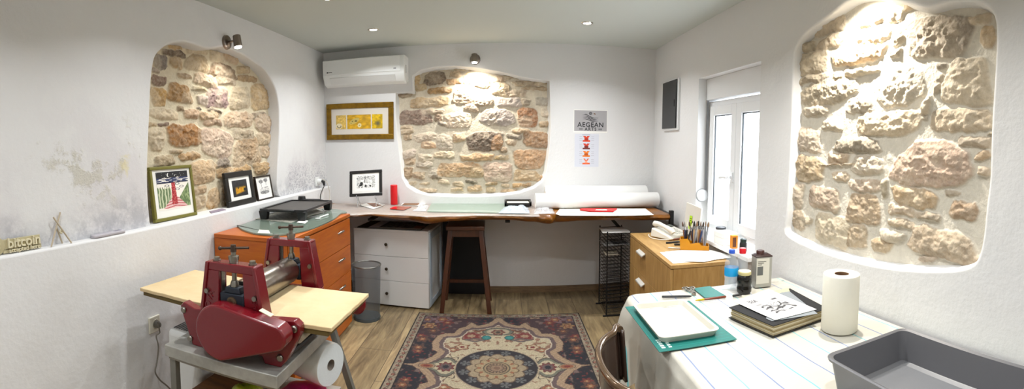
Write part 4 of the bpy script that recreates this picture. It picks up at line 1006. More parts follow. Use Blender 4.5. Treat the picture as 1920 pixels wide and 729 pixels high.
def crumple(name, label, cat, px, z, hgt, seed, m):
    q = [PZ(a, b, z) for a, b in px]
    def f(u, v):
        p = (q[0].lerp(q[1], u)).lerp(q[3].lerp(q[2], u), v); e = min(u, 1 - u, v, 1 - v) * 4
        return Vector((p.x + .012 * (float(fbm(u * 9, v * 9, seed + 2)) - .5), p.y, z + min(e, 1) * hgt * float(fbm(u * 7 + seed, v * 5, seed, 4)) * 1.6))
    return tag(obj(name, MB().grid(40, 22, f), m, ang=180), label, cat)
crumple('plastic_bag', 'crumpled clear bag left of the glass sheet on the desk', 'bag', [(774, 395), (799, 396), (804, 386), (790, 385)], zs_, .03, 5, bagm)
g_ = thing('glass_sheet', 'big green-edged glass sheet lying on the desk under the back alcove', 'glass sheet', PZ(880, 392, zs_))
gq = zq(zs_, (801, 397), (985, 400), (945, 379), (812, 377)); obj('pane', MB().prism(gq, (0, 0, .006)), mat('thick green glass', '#a9bfae', .05, alpha=.55, spec=.7), g_)
crumple('plastic_bag', 'crumpled bluish clear bag on the right end of the glass sheet', 'bag', [(934, 399.5), (993, 400), (990, 389), (945, 389)], zs_ + .0066, .032, 9, mat('bluish clear bag', '#cfdcea', .2, alpha=.7, bump=(40, .6, .01)))
crumple('plastic_bag', 'crumpled clear wrap beside the left end of the paper rolls', 'bag', [(1000, 401), (1040, 400), (1036, 391), (1003, 391)], zs_ + .001, .024, 13, bagm)
t = thing('stamp_tray', 'black open box with a white pad on the desk beside the paper rolls', 'tray', PZ(970, 384, zs_ + .007))
ba = zq(zs_ + .045, (947, 377), (996, 380), (995, 378.5), (948, 375)); 
q0, q1 = PZ(946, 386, zs_ + .007), PZ(997, 387, zs_ + .007); q0.y = q1.y = (q0.y + q1.y) / 2
bxm = MB(); x0, x1, yy, z0 = q0.x, q1.x, q0.y, zs_ + .0075
bxm.box((x0, yy, z0), (x1, yy + .012, z0 + .028)); bxm.box((x0, yy + .148, z0), (x1, yy + .16, z0 + .045)); bxm.box((x0, yy, z0), (x0 + .018, yy + .16, z0 + .045)); bxm.box((x1 - .018, yy, z0), (x1, yy + .16, z0 + .04)); bxm.box((x0, yy, z0), (x1, yy + .16, z0 + .006))
obj('box_body', bxm, M_black, t, bevel=.002); obj('pad', MB().box((x0 + .022, yy + .02, z0 + .006), (x1 - .022, yy + .14, z0 + .030)), mat('cream pad', '#e2dcc8', .7), t, bevel=.003)
# paper rolls
M_rollp = mat('roll paper white', '#e8e8e6', .7, bump=(3, .1, .02))
def proll(label, x0, x1, y, z, r):
    t = thing('paper_roll', label, 'paper roll', ((x0 + x1) / 2, y, z - r), group=None)
    obj('paper', MB().lathe([(r * .45, x0 + .012), (r * .97, x0), (r, x0 + .004), (r, x1 - .004), (r * .97, x1), (r * .45, x1 - .012)], (0, y, z), 40, 'x', caps=False), M_rollp, t)
    obj('core', MB().lathe([(r * .46, x0 + .004), (r * .46, x1 - .004)], (0, y, z), 24, 'x', caps=True), mat('roll core card', '#b9ab94', .8), t)
proll('thicker paper roll lying against the back wall behind the thin roll', .372, 1.362, 4.30, zd + .098, .096)
proll('long thin white paper roll in front of the thicker roll on the desk', .270, 1.425, 4.115, zd + .074, .070)
# paper sheets on the right half of the desk
zz = zd + .0015
for i, (px, lb, m) in enumerate((([(1042, 401), (1050, 404), (1165, 404.5), (1188, 396), (1050, 391)], 'lowest creased white sheet on the desk in front of the paper rolls', M_paper),
                 ([(1060, 398), (1112, 400), (1180, 402), (1208, 393), (1062, 391)], 'middle loose white sheet on the desk in front of the paper rolls', M_pap2),
                 ([(1150, 399), (1160, 404.5), (1226, 403), (1210, 391), (1150, 391)], 'right white sheet reaching the dark bracket end of the desk', M_paper))):
    sheet('paper_sheet', lb, 'paper', zq(zz, *px), .0015, m); zz += .0028
t = thing('red_folder', 'red folder with a white label under the paper rolls', 'folder', PZ(1120, 393, zz))
fq = zq(zz, (1087, 394), (1105, 396.5), (1150, 397), (1157, 392.2), (1090, 392.2)); obj('cover', MB().prism(fq, (0, 0, .010)), mat('bright red cover', '#e0141c', .45), t, bevel=.002)
lq = zq(zz + .0104, (1116, 394), (1138, 394.4), (1138, 392.6), (1118, 392.6)); obj('label_patch', MB().prism(lq, (0, 0, .0008)), M_paper, t)

# ------------------------------------------------------------------ things on the back wall
# air conditioner
ax0, ax1, ay0, az0, az1 = -1.735, -.925, D - .205, 2.035, 2.285
t = thing('air_conditioner', 'white wall air conditioner in the back left corner', 'air conditioner', ((ax0 + ax1) / 2, D - .1, az0))
pf = [(D, az0 + .02), (D - .10, az0 - .012), (D - .155, az0 + .010), (ay0 + .012, az0 + .065), (ay0, az0 + .095), (ay0 + .004, az1 - .03), (ay0 + .02, az1 - .004), (ay0 + .04, az1), (D, az1)]
obj('wall_mount', MB().box((ax0 + .05, D - .02, az0 + .03), (ax1 - .05, D, az1 - .03)), M_steel, t)
obj('housing', MB().prism([(ax0, a, b) for a, b in pf], (ax1 - ax0, 0, 0)), M_plastic, t, bevel=.008, seg=3)
obj('front_panel', MB().box((ax0 + .004, ay0 - .006, az0 + .095), (ax1 - .035, ay0 + .002, az1 - .012)), M_plastic, t, bevel=.003)
fl = MB().prism([(ax0 + .07, ay0 + .010, az0 + .072), (ax0 + .07, ay0 + .052, az0 + .018), (ax0 + .07, ay0 + .046, az0 + .014), (ax0 + .07, ay0 + .003, az0 + .068)], (ax1 - ax0 - .16, 0, 0))
obj('louvre_flap', fl, mat('pale grey flap', '#cfd0ce', .35), t)
gpm = MB().prism([(ax0 + .062, ay0 + .0118, az0 + .078), (ax0 + .062, ay0 + .0568, az0 + .012), (ax0 + .062, ay0 + .0505, az0 + .0085), (ax0 + .062, ay0 + .0055, az0 + .0745)], (ax1 - ax0 - .144, 0, 0))
gpm.v = [p + Vector((0, .0028, .002)) for p in gpm.v]; obj('flap_gap', gpm, mat('dark gap', '#5a5b5c', .7), t)
obj('badge', MB().box((ax0 + .045, ay0 - .0072, az0 + .118), (ax0 + .062, ay0 - .0058, az0 + .130)).box((ax0 + .066, ay0 - .0072, az0 + .121), (ax0 + .100, ay0 - .0058, az0 + .127)), mat('dark badge', '#2b2d30', .5), t)
obj('display_mark', MB().box((ax1 - .10, ay0 - .0072, az0 + .118), (ax1 - .075, ay0 - .0058, az0 + .124)), MATS['dark badge'], t)
obj('side_slot', MB().box((ax1 - .001, ay0 + .07, az0 + .085), (ax1 + .0015, ay0 + .085, az0 + .16)), MATS['dark gap'], t)

# gold framed picture
def art_gold(k):
    def f(u, v):
        n = fbm(u * 7 + k * 5, v * 9, 6 + k, 5); c = np.ones(u.shape + (3,)) * np.array([[214, 180, 92.], [206, 160, 26.], [206, 170, 10.]][k]); c = c * (.72 + .5 * n)[..., None]
        if k == 0: d = np.hypot((u - .3) / .3, (v - .22) / .2); c = mixc(c, [226, 216, 186], (d < 1) * .9); c = mixc(c, [120, 104, 60], ((d < .75) & (d > .45) & (v < .25)) * .9)
        if k == 1:
            d = np.hypot((u - .52) / .08, (v - .25) / .15); c = mixc(c, [226, 216, 176], (d < 1) * .9); c = mixc(c, [150, 126, 60], (d < .3) * 1.)
            a = (u - .30) * .8 + (v - .55) * .5; b = -(u - .30) * .5 + (v - .55) * .5; e = np.hypot(a / .26, b / .10); c = mixc(c, [196, 180, 110], (e < 1) * .8); c = mixc(c, [72, 62, 24], ((e < .8) & (n > .55)) * .9)
        if k == 2: d = np.hypot((u - .55) / .27, (v - .36) / .2); c = mixc(c, [104, 96, 66], np.clip(1.3 - d, 0, 1))
        return np.clip(c, 0, 255)
    return f
M_gold = mat('gilded frame', '#8f6c12', .35, .55, var=(16, '#6d5010', 1))
gq = [PY(a, b, D - .024) for a, b in ((613, 263), (738, 260), (737, 191), (611, 195))]
frame_thing('framed_print', 'wide gilded frame with three yellow prints below the air conditioner', 'picture frame', gq, .024, .052, M_gold, None, [art_gold(0), art_gold(1), art_gold(2)], [(.085, .21, .265, .75), (.285, .21, .70, .75), (.72, .21, .90, .75)], nu=60, nv=70, mount_mat=mat('cream mount', '#d6cfc4', .8))

# studio sign
def pq(px): return [PY(a, b, D) for a, b in px]
sq = pq([(1077, 247), (1137, 246), (1137, 207), (1076, 208)])
sw_, sh = .322, .203; scx, scz = (sq[0].x + sq[1].x) / 2, (sq[0].z + sq[2].z) / 2
t = thing('studio_sign', 'grey paper sign with black wave logo on the back wall', 'sign', (scx, D, scz - sh / 2))
obj('paper', MB().box((scx - sw_ / 2 - .006, D - .0015, scz - sh / 2 - .010), (scx + sw_ / 2 + .006, D, scz + sh / 2 + .006)), M_paper, t)
obj('panel', MB().box((scx - sw_ / 2, D - .0025, scz - sh / 2 + .004), (scx + sw_ / 2, D - .0015, scz + sh / 2)), mat('grey sign ground', '#a3a1a3', .7), t)
M_ink = mat('black ink', '#16191c', .6)
SM = frame_M((scx, D - .0028, scz), (1, 0, 0), (0, 0, 1))
obj('lettering', text_mb('AEGEAN', .062, .0008, SM @ Matrix.Translation((.0, -.038, 0)), bold=.0012, space=1.12), M_ink, t, smooth=False)
obj('lettering', text_mb('ARTS', .040, .0008, SM @ Matrix.Translation((.0, -.079, 0)), bold=.0010, space=1.35), M_ink, t, smooth=False)
def ribbon(f0, f1, n=30): return MB().add([SM @ Vector(f0(i / n)) for i in range(n + 1)] + [SM @ Vector(f1(i / n)) for i in range(n + 1)], [(i, i + 1, n + 2 + i, n + 1 + i) for i in range(n)])
for k in range(4):
    z0 = .050 - .0125 * k
    wv = lambda s, o, k=k, z0=z0: (-.082 + .164 * s, z0 + .012 * math.sin(2 * PI * s * .95 + .5) * (1 - .1 * k) - .012 * s + o, 0)
    obj('wave', ribbon(lambda s: wv(s, .0036 * math.sin(PI * min(1, s * 1.0 + .02))), lambda s: wv(s, -.0036 * math.sin(PI * min(1, s * 1.0 + .02)))), M_ink, t, smooth=False)
for s_ in (-1, 1):
    for z in (-.074, -.083): obj('bar', MB().box((s_ * .095 - .018, z - .002, -.0004), (s_ * .095 + .018, z + .002, .0004), SM), M_ink, t)
rg = MB(); 
obj('emblem', annulus(SM @ Vector((-.002, .073, 0)), (0, -1, 0), .0085, .0145, 24), M_ink, t)
obj('emblem_bar', MB().box((-.012, .0718, -.0004), (.008, .0742, .0004), SM).box((-.0032, .064, -.0004), (-.0008, .082, .0004), SM), M_ink, t)
obj('emblem_dot', MB().prism([SM @ Vector((.036 + .012 * math.cos(a), .066 + .010 * math.sin(a), 0)) for a in np.linspace(-.6, 2.6, 10)], (0, -.0006, 0)), mat('brown ink', '#6e5238', .6), t)
obj('emblem_line', MB().prism([SM @ Vector(p) for p in ((-.066, .060, 0), (-.050, .068, 0), (-.036, .066, 0), (-.030, .062, 0), (-.048, .064, 0))], (0, -.0006, 0)), M_ink, t)
# poster of four orange figures
pw, ph = .238, .318; pc = pq([(1077, 313), (1122, 313), (1122, 251), (1077, 251)]); pcx = (pc[0].x + pc[1].x) / 2; pcz = (pc[0].z + pc[2].z) / 2
t = thing('picture_poster', 'white poster of four orange and red crossed figures under the grey sign', 'poster', (pcx, D, pcz - ph / 2))
obj('paper', MB().box((pcx - pw / 2, D - .0015, pcz - ph / 2), (pcx + pw / 2, D, pcz + ph / 2)), mat('cool white paper', '#cfd2dc', .7), t)
PM = frame_M((pcx, D - .0018, pcz), (1, 0, 0), (0, 0, 1))
for k, (c1, c2) in enumerate((('#d0401c', '#a02814'), ('#c83a20', '#6a2420'), ('#e07818', '#b04a10'), ('#e0602c', '#e8a890'))):
    z0 = .112 - .073 * k
    def fig(u, v, k=k, c1=c1, c2=c2):
        hx = lambda h: np.array([int(h[i:i + 2], 16) for i in (1, 3, 5)], float)
        c = np.ones(u.shape + (3,)) * np.array([207, 210, 220.]); X = np.abs(np.abs(u - .5) - np.abs(v - .5) * .55) < (.17 if k < 3 else .10)
        X |= (v < .28) & (np.abs(u - .5) < .5); X |= (np.hypot((u - .5) / .28, (v - .48) / .26) < 1) if k < 3 else (v < .1)
        c = mixc(c, hx(c1), X * 1.); c = mixc(c, hx(c2), (X & (np.hypot((u - .5) / .3, (v - .42) / .2) < 1)) * .9)
        if k == 1: c = mixc(c, hx(c2), ((v < .3) & X) * 1.)
        return c
    obj('figure', picture_mb(.075, .056, PM @ Matrix.Translation((-.004, z0, .0004)), fig, 30, 24), mat('ink print', '#ffffff', .7, attr='col'), t, smooth=False)
    for s_ in (-1, 1):
        for dz in (.02, .002, -.016): obj('caption_line', MB().box((s_ * .058 - .014, z0 + dz, 0), (s_ * .058 + .014, z0 + dz + .0022, .0004), PM), mat('grey ink', '#7c7e86', .7), t)
obj('title_line', MB().box((-.045, .149, 0), (.035, .153, .0004), PM), MATS['grey ink'], t)
# electric panel on the right wall
fq = [PX(a, b, DR) for a, b in ((1247, 242), (1277, 246), (1279, 149), (1249, 154))]
ya, yb_, za, zb_ = 3.715, 4.085, 1.585, 2.035
t = thing('fuse_box', 'fuse box with a black glossy door on the right wall by the corner', 'fuse box', (DR, (ya + yb_) / 2, za))
obj('frame', MB().box((DR - .022, ya, za), (DR, yb_, zb_)), M_pvc, t, bevel=.006)
obj('door', MB().box((DR - .034, ya + .014, za + .018), (DR - .022, yb_ - .006, zb_ - .012)), mat('black glossy door', '#15181d', .25), t, bevel=.004)
obj('handle', MB().box((DR - .037, ya + .05, 1.79), (DR - .034, ya + .062, 1.85)), M_blk, t)
# ------------------------------------------------------------------ drying rack between desk and oak cabinet
rx0, rx1, ry0, ry1 = .845, 1.045, 3.68, 4.00
t = thing('drying_rack', 'black wire print drying rack under the right end of the wooden desk', 'drying rack', ((rx0 + rx1) / 2, 3.9, 0))
M_wire = mat('black wire', '#17181a', .45, .4)
po = MB()
for x in (rx0, rx1):
    for y in (ry0 + .01, ry1): obj('post', MB().cyl((x, y, 0.01), (x, y, .722), .005, n=8), M_wire, t)
for y in (ry0 + .01, ry1): obj('foot', MB().tube([(rx0 - .03, y, .008), (rx1 + .03, y, .008)], .007, 8), M_wire, t)
NSH = 22
for k in range(NSH):
    z = .05 + .655 * k / (NSH - 1)
    s_ = MB(); dr = .010
    s_.tube([(rx0, ry0, z - dr), (rx1, ry0, z), (rx1, ry1, z + dr * .5), (rx0, ry1, z)], .0024, 6, closed=True)
    for j in range(1, 6): 
        x = rx0 + (rx1 - rx0) * j / 6; s_.tube([(x, ry0, z - dr * (1 - j / 6)), (x, ry1, z)], .0015, 5)
    for j in range(1, 4):
        y = ry0 + (ry1 - ry0) * j / 4; s_.tube([(rx0, y, z - dr * .5), (rx1, y, z)], .0015, 5)
    obj('wire_shelf', s_, M_wire, t)
zk = lambda k: .05 + .655 * k / (NSH - 1) + .006
sheet('paper_sheet', 'white print sheet on the topmost shelf of the wire rack', 'paper', [Vector(p) for p in ((rx0 - .04, ry0 + .02, zk(21)), (rx1 + .01, ry0 + .01, zk(21)), (rx1, ry1 - .05, zk(21)), (rx0 - .02, ry1 - .05, zk(21)))], .0015, M_paper)
def art_rack(u, v):
    c = np.ones(u.shape + (3,)) * np.array([222, 222, 220.]); m = (u > .38) & (u < .95) & (v > .15) & (v < .9); n = fbm(u * 6, v * 6, 3); c = mixc(c, [52, 54, 56], m * .9); c = mixc(c, [150, 150, 150], (m & (n > .55)) * .9); return c
t2 = thing('print_sheet', 'white sheet with a dark photo print on an upper shelf of the wire rack', 'print', ((rx0 + rx1) / 2, 3.9, zk(17)))
obj('paper', picture_mb(.235, .27, Matrix.Translation(((rx0 + rx1) / 2 + .012, 3.905, zk(17) + .001)), art_rack, 40, 40), mat('ink print', '#ffffff', .7, attr='col'), t2, smooth=False)
sheet('print_sheet', 'small brown print sheet on the shelf just below the photo print', 'print', [Vector(p) for p in ((rx0 - .012, ry0 + .01, zk(15)), (rx0 + .10, ry0 + .01, zk(15)), (rx0 + .11, ry0 + .16, zk(15)), (rx0 - .005, ry0 + .16, zk(15)))], .0015, mat('brownish print', '#a89c88', .7))

# ------------------------------------------------------------------ oak cabinet
M_oak = mat('light oak veneer', '#b08a52', .5, var=(4, '#96703a', 1, (7, 7, 1)))
M_oakt = mat('light oak top', '#b8935c', .5, var=(4, '#a07a44', 1, (7, 1, 7)))
cz_ = .72; ca, cb = Vector((.985, 2.57)), Vector((1.02, 3.62)); crz = math.atan2(-(cb.x - ca.x), cb.y - ca.y)
t = thing('cabinet', 'light oak cabinet with silver handles under the window', 'cabinet', (ca.x, ca.y, 0), crz)
M_ = MW[t.name]; Wc, Lc = .395, 1.05
obj('body', MB().box((.02, .004, .02), (Wc, Lc - .004, cz_ - .022), M_), M_oak, t, bevel=.0015)
obj('plinth', MB().box((.04, .02, 0), (Wc - .02, Lc - .02, .022), M_), M_oak, t)
obj('top', MB().box((0, 0, cz_ - .022), (Wc + .004, Lc, cz_), M_), M_oakt, t, bevel=.0015)
for k in range(3):
    a, b = .03 + k * .222, .03 + (k + 1) * .222 - .004
    d = obj('drawer', MB().box((.001, .006, a), (.019, Lc - .006, b), M_), M_oak, t, bevel=.0015)
    h_ = MB(); y_ = .66; z_ = b - .045
    h_.hexa([M_ @ Vector(p) for p in ((-.028, y_ - .085, z_ - .016), (0, y_ - .085, z_), (0, y_ + .085, z_), (-.028, y_ + .085, z_ - .016))], [M_ @ Vector(p) for p in ((-.028, y_ - .085, z_ - .002), (0, y_ - .085, z_ + .012), (0, y_ + .085, z_ + .012), (-.028, y_ + .085, z_ - .002))])
    obj('handle', h_, mat('pale silver handle', '#cfcdc6', .4, .2), d, bevel=.003)
zc = cz_ + .0008
# telephone
t = thing('telephone', 'white desk telephone at the far end of the oak cabinet', 'telephone', (1.285, 3.40, zc), .50)
M_ = MW[t.name] @ Matrix.Scale(1.12, 4); M_tel = mat('cream white telephone plastic', '#dedbd0', .35)
def tl(p): return M_ @ Vector(p)
bs = MB().hexa([tl(p) for p in ((-.105, -.10, 0.004), (.105, -.10, 0.004), (.105, .09, 0.004), (-.105, .09, 0.004))], [tl(p) for p in ((-.10, -.095, .024), (.10, -.095, .030), (.10, .085, .070), (-.10, .085, .066))])
obj('base', bs, M_tel, t, bevel=.008, seg=3)
hs = MB().tube([tl(p) for p in ((-.072, -.095, .048), (-.072, -.085, .060), (-.07, -.05, .072), (-.066, 0, .085), (-.062, .05, .094), (-.06, .085, .090), (-.06, .092, .080))], [.020, .024, .020, .017, .020, .025, .020], 14)
obj('handset', hs, M_tel, t)
sl_ = lambda x0, x1, y0, y1, h=.0025: MB().hexa([tl((x, y, .024 + (y + .095) / .18 * .046 + (x + .1) * .02 + .0005)) for x, y in ((x0, y0), (x1, y0), (x1, y1), (x0, y1))], [tl((x, y, .024 + (y + .095) / .18 * .046 + (x + .1) * .02 + h)) for x, y in ((x0, y0), (x1, y0), (x1, y1), (x0, y1))])
obj('display', sl_(.005, .085, .035, .070), mat('dark lcd', '#4a5048', .2), t)
for r_ in range(4):
    for c_ in range(3): obj('key', sl_(-.012 + .026 * c_, .006 + .026 * c_, -.075 + .024 * r_, -.061 + .024 * r_, .004), mat('key grey white', '#c9c8c0', .4), t)
obj('stand', MB().hexa([tl(p) for p in ((-.08, .04, 0), (.08, .04, 0), (.08, .088, 0), (-.08, .088, 0))], [tl(p) for p in ((-.08, .05, .045), (.08, .05, .047), (.08, .086, .062), (-.08, .086, .060))]), mat('grey telephone stand', '#8b897f', .5), t)
cp = [tl((-.075, -.1, .02)), tl((-.12, -.07, .006)), tl((-.15, .0, .006)), tl((-.13, .07, .006)), tl((-.10, .09, .02))]
obj('cord', MB().tube(smooth_loop(cp, 5)[:-5], .0035, 8), M_tel, t)
# white board with sticky note, leaning by the window
b0, b1 = Vector((1.398, 3.385, .782)), Vector((1.398, 3.10, .782))
t = thing('foam_board', 'white board with a green note standing on the window sill', 'board', (1.40, 3.24, .782))
obj('panel', MB().hexa([b1, b1 + Vector((.012, 0, 0)), b0 + Vector((.012, 0, 0)), b0], [b1 + Vector((.022, 0, .205)), b1 + Vector((.034, 0, .205)), b0 + Vector((.034, 0, .215)), b0 + Vector((.022, 0, .215))]), mat('cream board', '#d5d0c6', .7), t, bevel=.002)
n0 = PX(1293, 425, 1.398); n1 = PX(1299, 424, 1.398)
nq = [Vector((1.3975 + (.022 / .21) * (z - .782) - .002, y, z)) for y, z in ((3.285, .805), (3.235, .805), (3.235, .908), (3.285, .908))]
obj('sticky_note', MB().prism(nq, (-.001, 0, 0)), mat('lime sticky note', '#b6e010', .6), t)
for z in (.885, .868, .850): obj('note_line', MB().box((1.3975 + (.022 / .21) * (z - .782) - .0045, 3.245, z), (1.3975 + (.022 / .21) * (z - .782) - .0032, 3.278, z + .004)), M_ink, t)
# orange brush holder with brushes
hc = Vector((1.300, 2.93, zc))
t = thing('brush_holder', 'translucent orange brush holder full of brushes on the oak cabinet', 'brush holder', hc, -1.99)
M_ = MW[t.name]; M_oh = mat('amber plastic', '#e59a12', .22, trans=.35, ior=1.3)
hb_ = MB()
for k in range(3):
    y0 = -.095 + .063 * k; hh = (.075, .032, .028)[k]
    hb_.hexa([M_ @ Vector(p) for p in ((-.05, y0, 0), (.05, y0, 0), (.05, y0 + .008, 0), (-.05, y0 + .008, 0))], [M_ @ Vector(p) for p in ((-.045, y0 - .012, hh), (.045, y0 - .012, hh), (.045, y0 - .006, hh), (-.045, y0 - .006, hh))])
hb_.box((-.055, -.10, 0), (.055, .10, .006), M_)
for s_ in (-1, 1): hb_.prism([M_ @ Vector((s_ * .052, y, z)) for y, z in ((-.10, 0), (.10, 0), (.10, .035), (.045, .04), (.03, .06), (-.03, .05), (-.05, .085), (-.105, .080))], M_.to_3x3() @ Vector((.006 * -s_, 0, 0)))
hb_.hexa([M_ @ Vector(p) for p in ((-.05, .094, 0), (.05, .094, 0), (.05, .10, 0), (-.05, .10, 0))], [M_ @ Vector(p) for p in ((-.05, .094, .035), (.05, .094, .035), (.05, .10, .035), (-.05, .10, .035))])
obj('holder', hb_, M_oh, t)
rnd = random.Random(12)
M_fer = mat('silver ferrule', '#b5b6b8', .25, 1.)
hcols = [('white', '#d9dade'), ('dark blue', '#2c3a5c'), ('wood brown', '#8a5c3c'), ('black', '#1d1d20'), ('pale wood', '#c9a67c'), ('grey', '#8a8c90')]
bh = {'white': '#e8e6e0', 'dark blue': '#3a2c24', 'wood brown': '#5c4030', 'black': '#c9c2b0', 'pale wood': '#2a2422', 'grey': '#7a5c40'}
protos = {}
def brush(cn, hexc):
    # built standing at the origin, bristles up
    t = thing('paintbrush', 'x', 'paintbrush', (0, 0, 0), group=None)
    wd = rnd.uniform(.0045, .0065); 
    obj('handle', MB().tube([(0, 0, 0), (0, 0, .05), (0, 0, .11), (0, 0, .135)], [.003, .0052, .0072, .0056], 10), mat('brush handle ' + cn, hexc, .35), t)
    obj('ferrule', MB().tube([(0, 0, .133), (0, 0, .160)], [.0050, wd], 10), M_fer, t)
    b = MB().tube([(0, 0, .159), (0, 0, .172), (0, 0, .186), (0, 0, .196)], [wd, wd * 1.15, wd * .8, .0008], 10)
    for i, p in enumerate(b.v): b.v[i] = Vector((p.x * 1.25, p.y * .55, p.z))
    obj('bristles', b, mat('bristles ' + cn, bh[cn], .8), t); return t
slots = []
for i in range(14): slots.append((rnd.uniform(-.035, .035), rnd.choice((-.064, -.03, -.002, .03, .06)), rnd.uniform(-.32, .32), rnd.uniform(-.30, .22)))
where = ['far left of', 'left of', 'just left of', 'in front of', 'behind', 'just right of', 'right of']
MB_slots = []
cells = [(-.032 + .016 * i, y) for y in (-.064, -.008, .024, .068) for i in range(5)]
rnd.shuffle(cells)
posn = [('leftmost', 0), ('rightmost', 0)]
inst = []
for i in range(18):
    cn, hx = hcols[i % 6]; first = cn not in protos
    if first: protos[cn] = brush(cn, hx); o = protos[cn]
    else: o = None
    x, y = cells[i]; p = M_ @ Vector((x, y, .008)); tx, ty = (x / .030) * .20 + rnd.uniform(-.02, .02), rnd.uniform(-.02, .02) + y * 3.4
    eul = (Matrix.Rotation(-ty * .6, 4, 'X') @ Matrix.Rotation(tx, 4, 'Y') @ Matrix.Rotation(rnd.uniform(0, 3), 4, 'Z')).to_euler()
    if o is None: o = dup(protos[cn], p, rot=eul)
    else: o.location = p; o.rotation_euler = eul
    inst.append((o, cn, p))
for cn, _ in hcols:
    two = sorted([(p.x, o) for o, c, p in inst if c == cn], key=lambda q: q[0])
    for j, (_, o) in enumerate(two):
        o['label'] = '%s of the three brushes with %s handles in the orange holder' % (('leftmost', 'middle', 'rightmost')[j], cn); o['group'] = 'paintbrushes in the orange holder'
# pens and tools lying on the cabinet
def lying(name, label, cat, p, q, r, z, m, tip=None, tipm=None):
    a, b = PZ(p[0], p[1], z + r), PZ(q[0], q[1], z + r)
    t = thing(name, label, cat, (a + b) / 2 - Vector((0, 0, r)))
    d = (b - a); obj('barrel', MB().tube([a, a + d * .03, a + d * .8, b - d * .06], [r * .8, r, r, r * .8], 12), m, t)
    obj('tip', MB().tube([b - d * .06, b - d * .02, b], [r * .8, r * .5, r * .12], 12), tipm or m, t); return t
lying('marker_pen', 'black marker lying at the front of the pens on the oak cabinet', 'pen', (1249, 455), (1275, 453), .007, zc, M_blk)
lying('marker_pen', 'brown pen lying behind the black marker on the oak cabinet', 'pen', (1254, 449.5), (1279, 447), .006, zc, mat('reddish brown pen', '#8a4a38', .4))
lying('marker_pen', 'dark grey pen crossing between the brown and black pens', 'pen', (1278, 454), (1289, 450.5), .006, zc, mat('dark grey pen', '#3a3d42', .4))
lying('utility_knife', 'black knife with a pale blue end nearest the brush holder', 'knife', (1264, 458), (1304, 458), .007, zc, M_blk, tipm=mat('pale blue plastic', '#9fc0d4', .4))
lying('spatula', 'thin white spatula lying just behind the papers on the oak cabinet', 'spatula', (1253, 464), (1284, 466), .004, zc, M_plastic)
lying('bone_folder', 'pale narrow tool lying beside the white spatula near the brush holder', 'tool', (1292, 464), (1312, 463), .003, zc, mat('pale bone', '#d8d2c4', .5))
zz = zc
for px, lb, m in (([(1237, 473), (1262, 494), (1300, 491), (1275, 471)], 'lower left sheet of the papers on the near end of the oak cabinet', M_paper),
                  ([(1247, 472), (1274, 489), (1281, 488), (1256, 471)], 'bluish sheet edge between the white papers on the oak cabinet', mat('bluish paper', '#bccbe2', .7)),
                  ([(1256, 471), (1284, 490), (1320, 491), (1345, 486), (1371, 483), (1368, 478), (1330, 468), (1300, 467)], 'topmost wide white sheet on the near end of the oak cabinet', M_paper)):
    sheet('paper_sheet', lb, 'paper', zq(zz, *px), .0012, m); zz += .0022
# things on the window sill
zs2 = WZ0 + .006
t = thing('carton', 'white lidded carton on the window sill beside the brush holder', 'box', (1.475, 2.86, zs2))
obj('carton_body', MB().box((1.415, 2.715, zs2), (1.53, 2.86, zs2 + .062)), M_paper, t, bevel=.002); obj('lid', MB().box((1.413, 2.713, zs2 + .050), (1.532, 2.862, zs2 + .082)), M_paper, t, bevel=.002)
t = thing('lidded_tub', 'round tub with a dark lid behind the white carton on the sill', 'tub', (1.50, 2.93, zs2))
obj('tub', MB().lathe([(.030, 0), (.036, .078)], (1.50, 2.925, zs2), 28), M_plastic, t); obj('lid', MB().lathe([(.038, .078), (.038, .09), (.030, .094), (0, .094)], (1.50, 2.925, zs2), 28), mat('dark grey lid', '#44464c', .4), t)
t = thing('matchbox', 'small orange and dark brown box on the sill before the carton', 'box', (1.45, 2.64, zs2))
obj('sleeve', MB().box((1.435, 2.625, zs2), (1.475, 2.66, zs2 + .085)), mat('orange card', '#d98a1c', .5), t, bevel=.001); obj('label_patch', MB().box((1.437, 2.6235, zs2 + .010), (1.462, 2.6252, zs2 + .074)), mat('dark brown card', '#6a3a1c', .5), t)
t = thing('dark_jar', 'small black jar on the sill at the window edge', 'jar', (1.47, 2.54, zs2))
obj('jar', MB().lathe([(.022, 0), (.024, .004), (.024, .055), (.020, .062)], (1.465, 2.535, zs2), 24), M_blk, t); obj('lid', MB().lathe([(.021, .062), (.021, .08), (.016, .083), (0, .083)], (1.465, 2.535, zs2), 24), mat('dark green lid', '#1f2e2a', .4), t)

# ------------------------------------------------------------------ table with plastic cloth
TX0, TX1, TY0, TY1, TZ = .565, 1.452, .30, 2.085, .728
t = thing('folding_table', 'long work table under the striped plastic cloth', 'table', (1.0, 1.2, 0))
obj('table_top', MB().box((TX0 + .032, TY0 + .02, TZ - .03), (TX1 - .012, TY1 - .032, TZ - .004)), M_wlam, t, bevel=.003)
for x in (TX0 + .08, TX1 - .06):
    for y in (TY0 + .08, TY1 - .10): obj('leg', MB().cyl((x, y, 0), (x, y, TZ - .03), .016, n=14), M_leg, t)
def stripe_mat():
    m = mat('striped plastic cloth', '#e6e4da', .3, bump=(11, .35, .01)); nt = m.node_tree; L = nt.links.new; b = nt.nodes['Principled BSDF']
    tc = nt.nodes.new('ShaderNodeTexCoord'); sp = nt.nodes.new('ShaderNodeSeparateXYZ'); at = nt.nodes.new('ShaderNodeAttribute'); at.attribute_name = 'col'
    L(at.outputs['Color'], b.inputs['Base Color']); return m
M_cloth = stripe_mat()
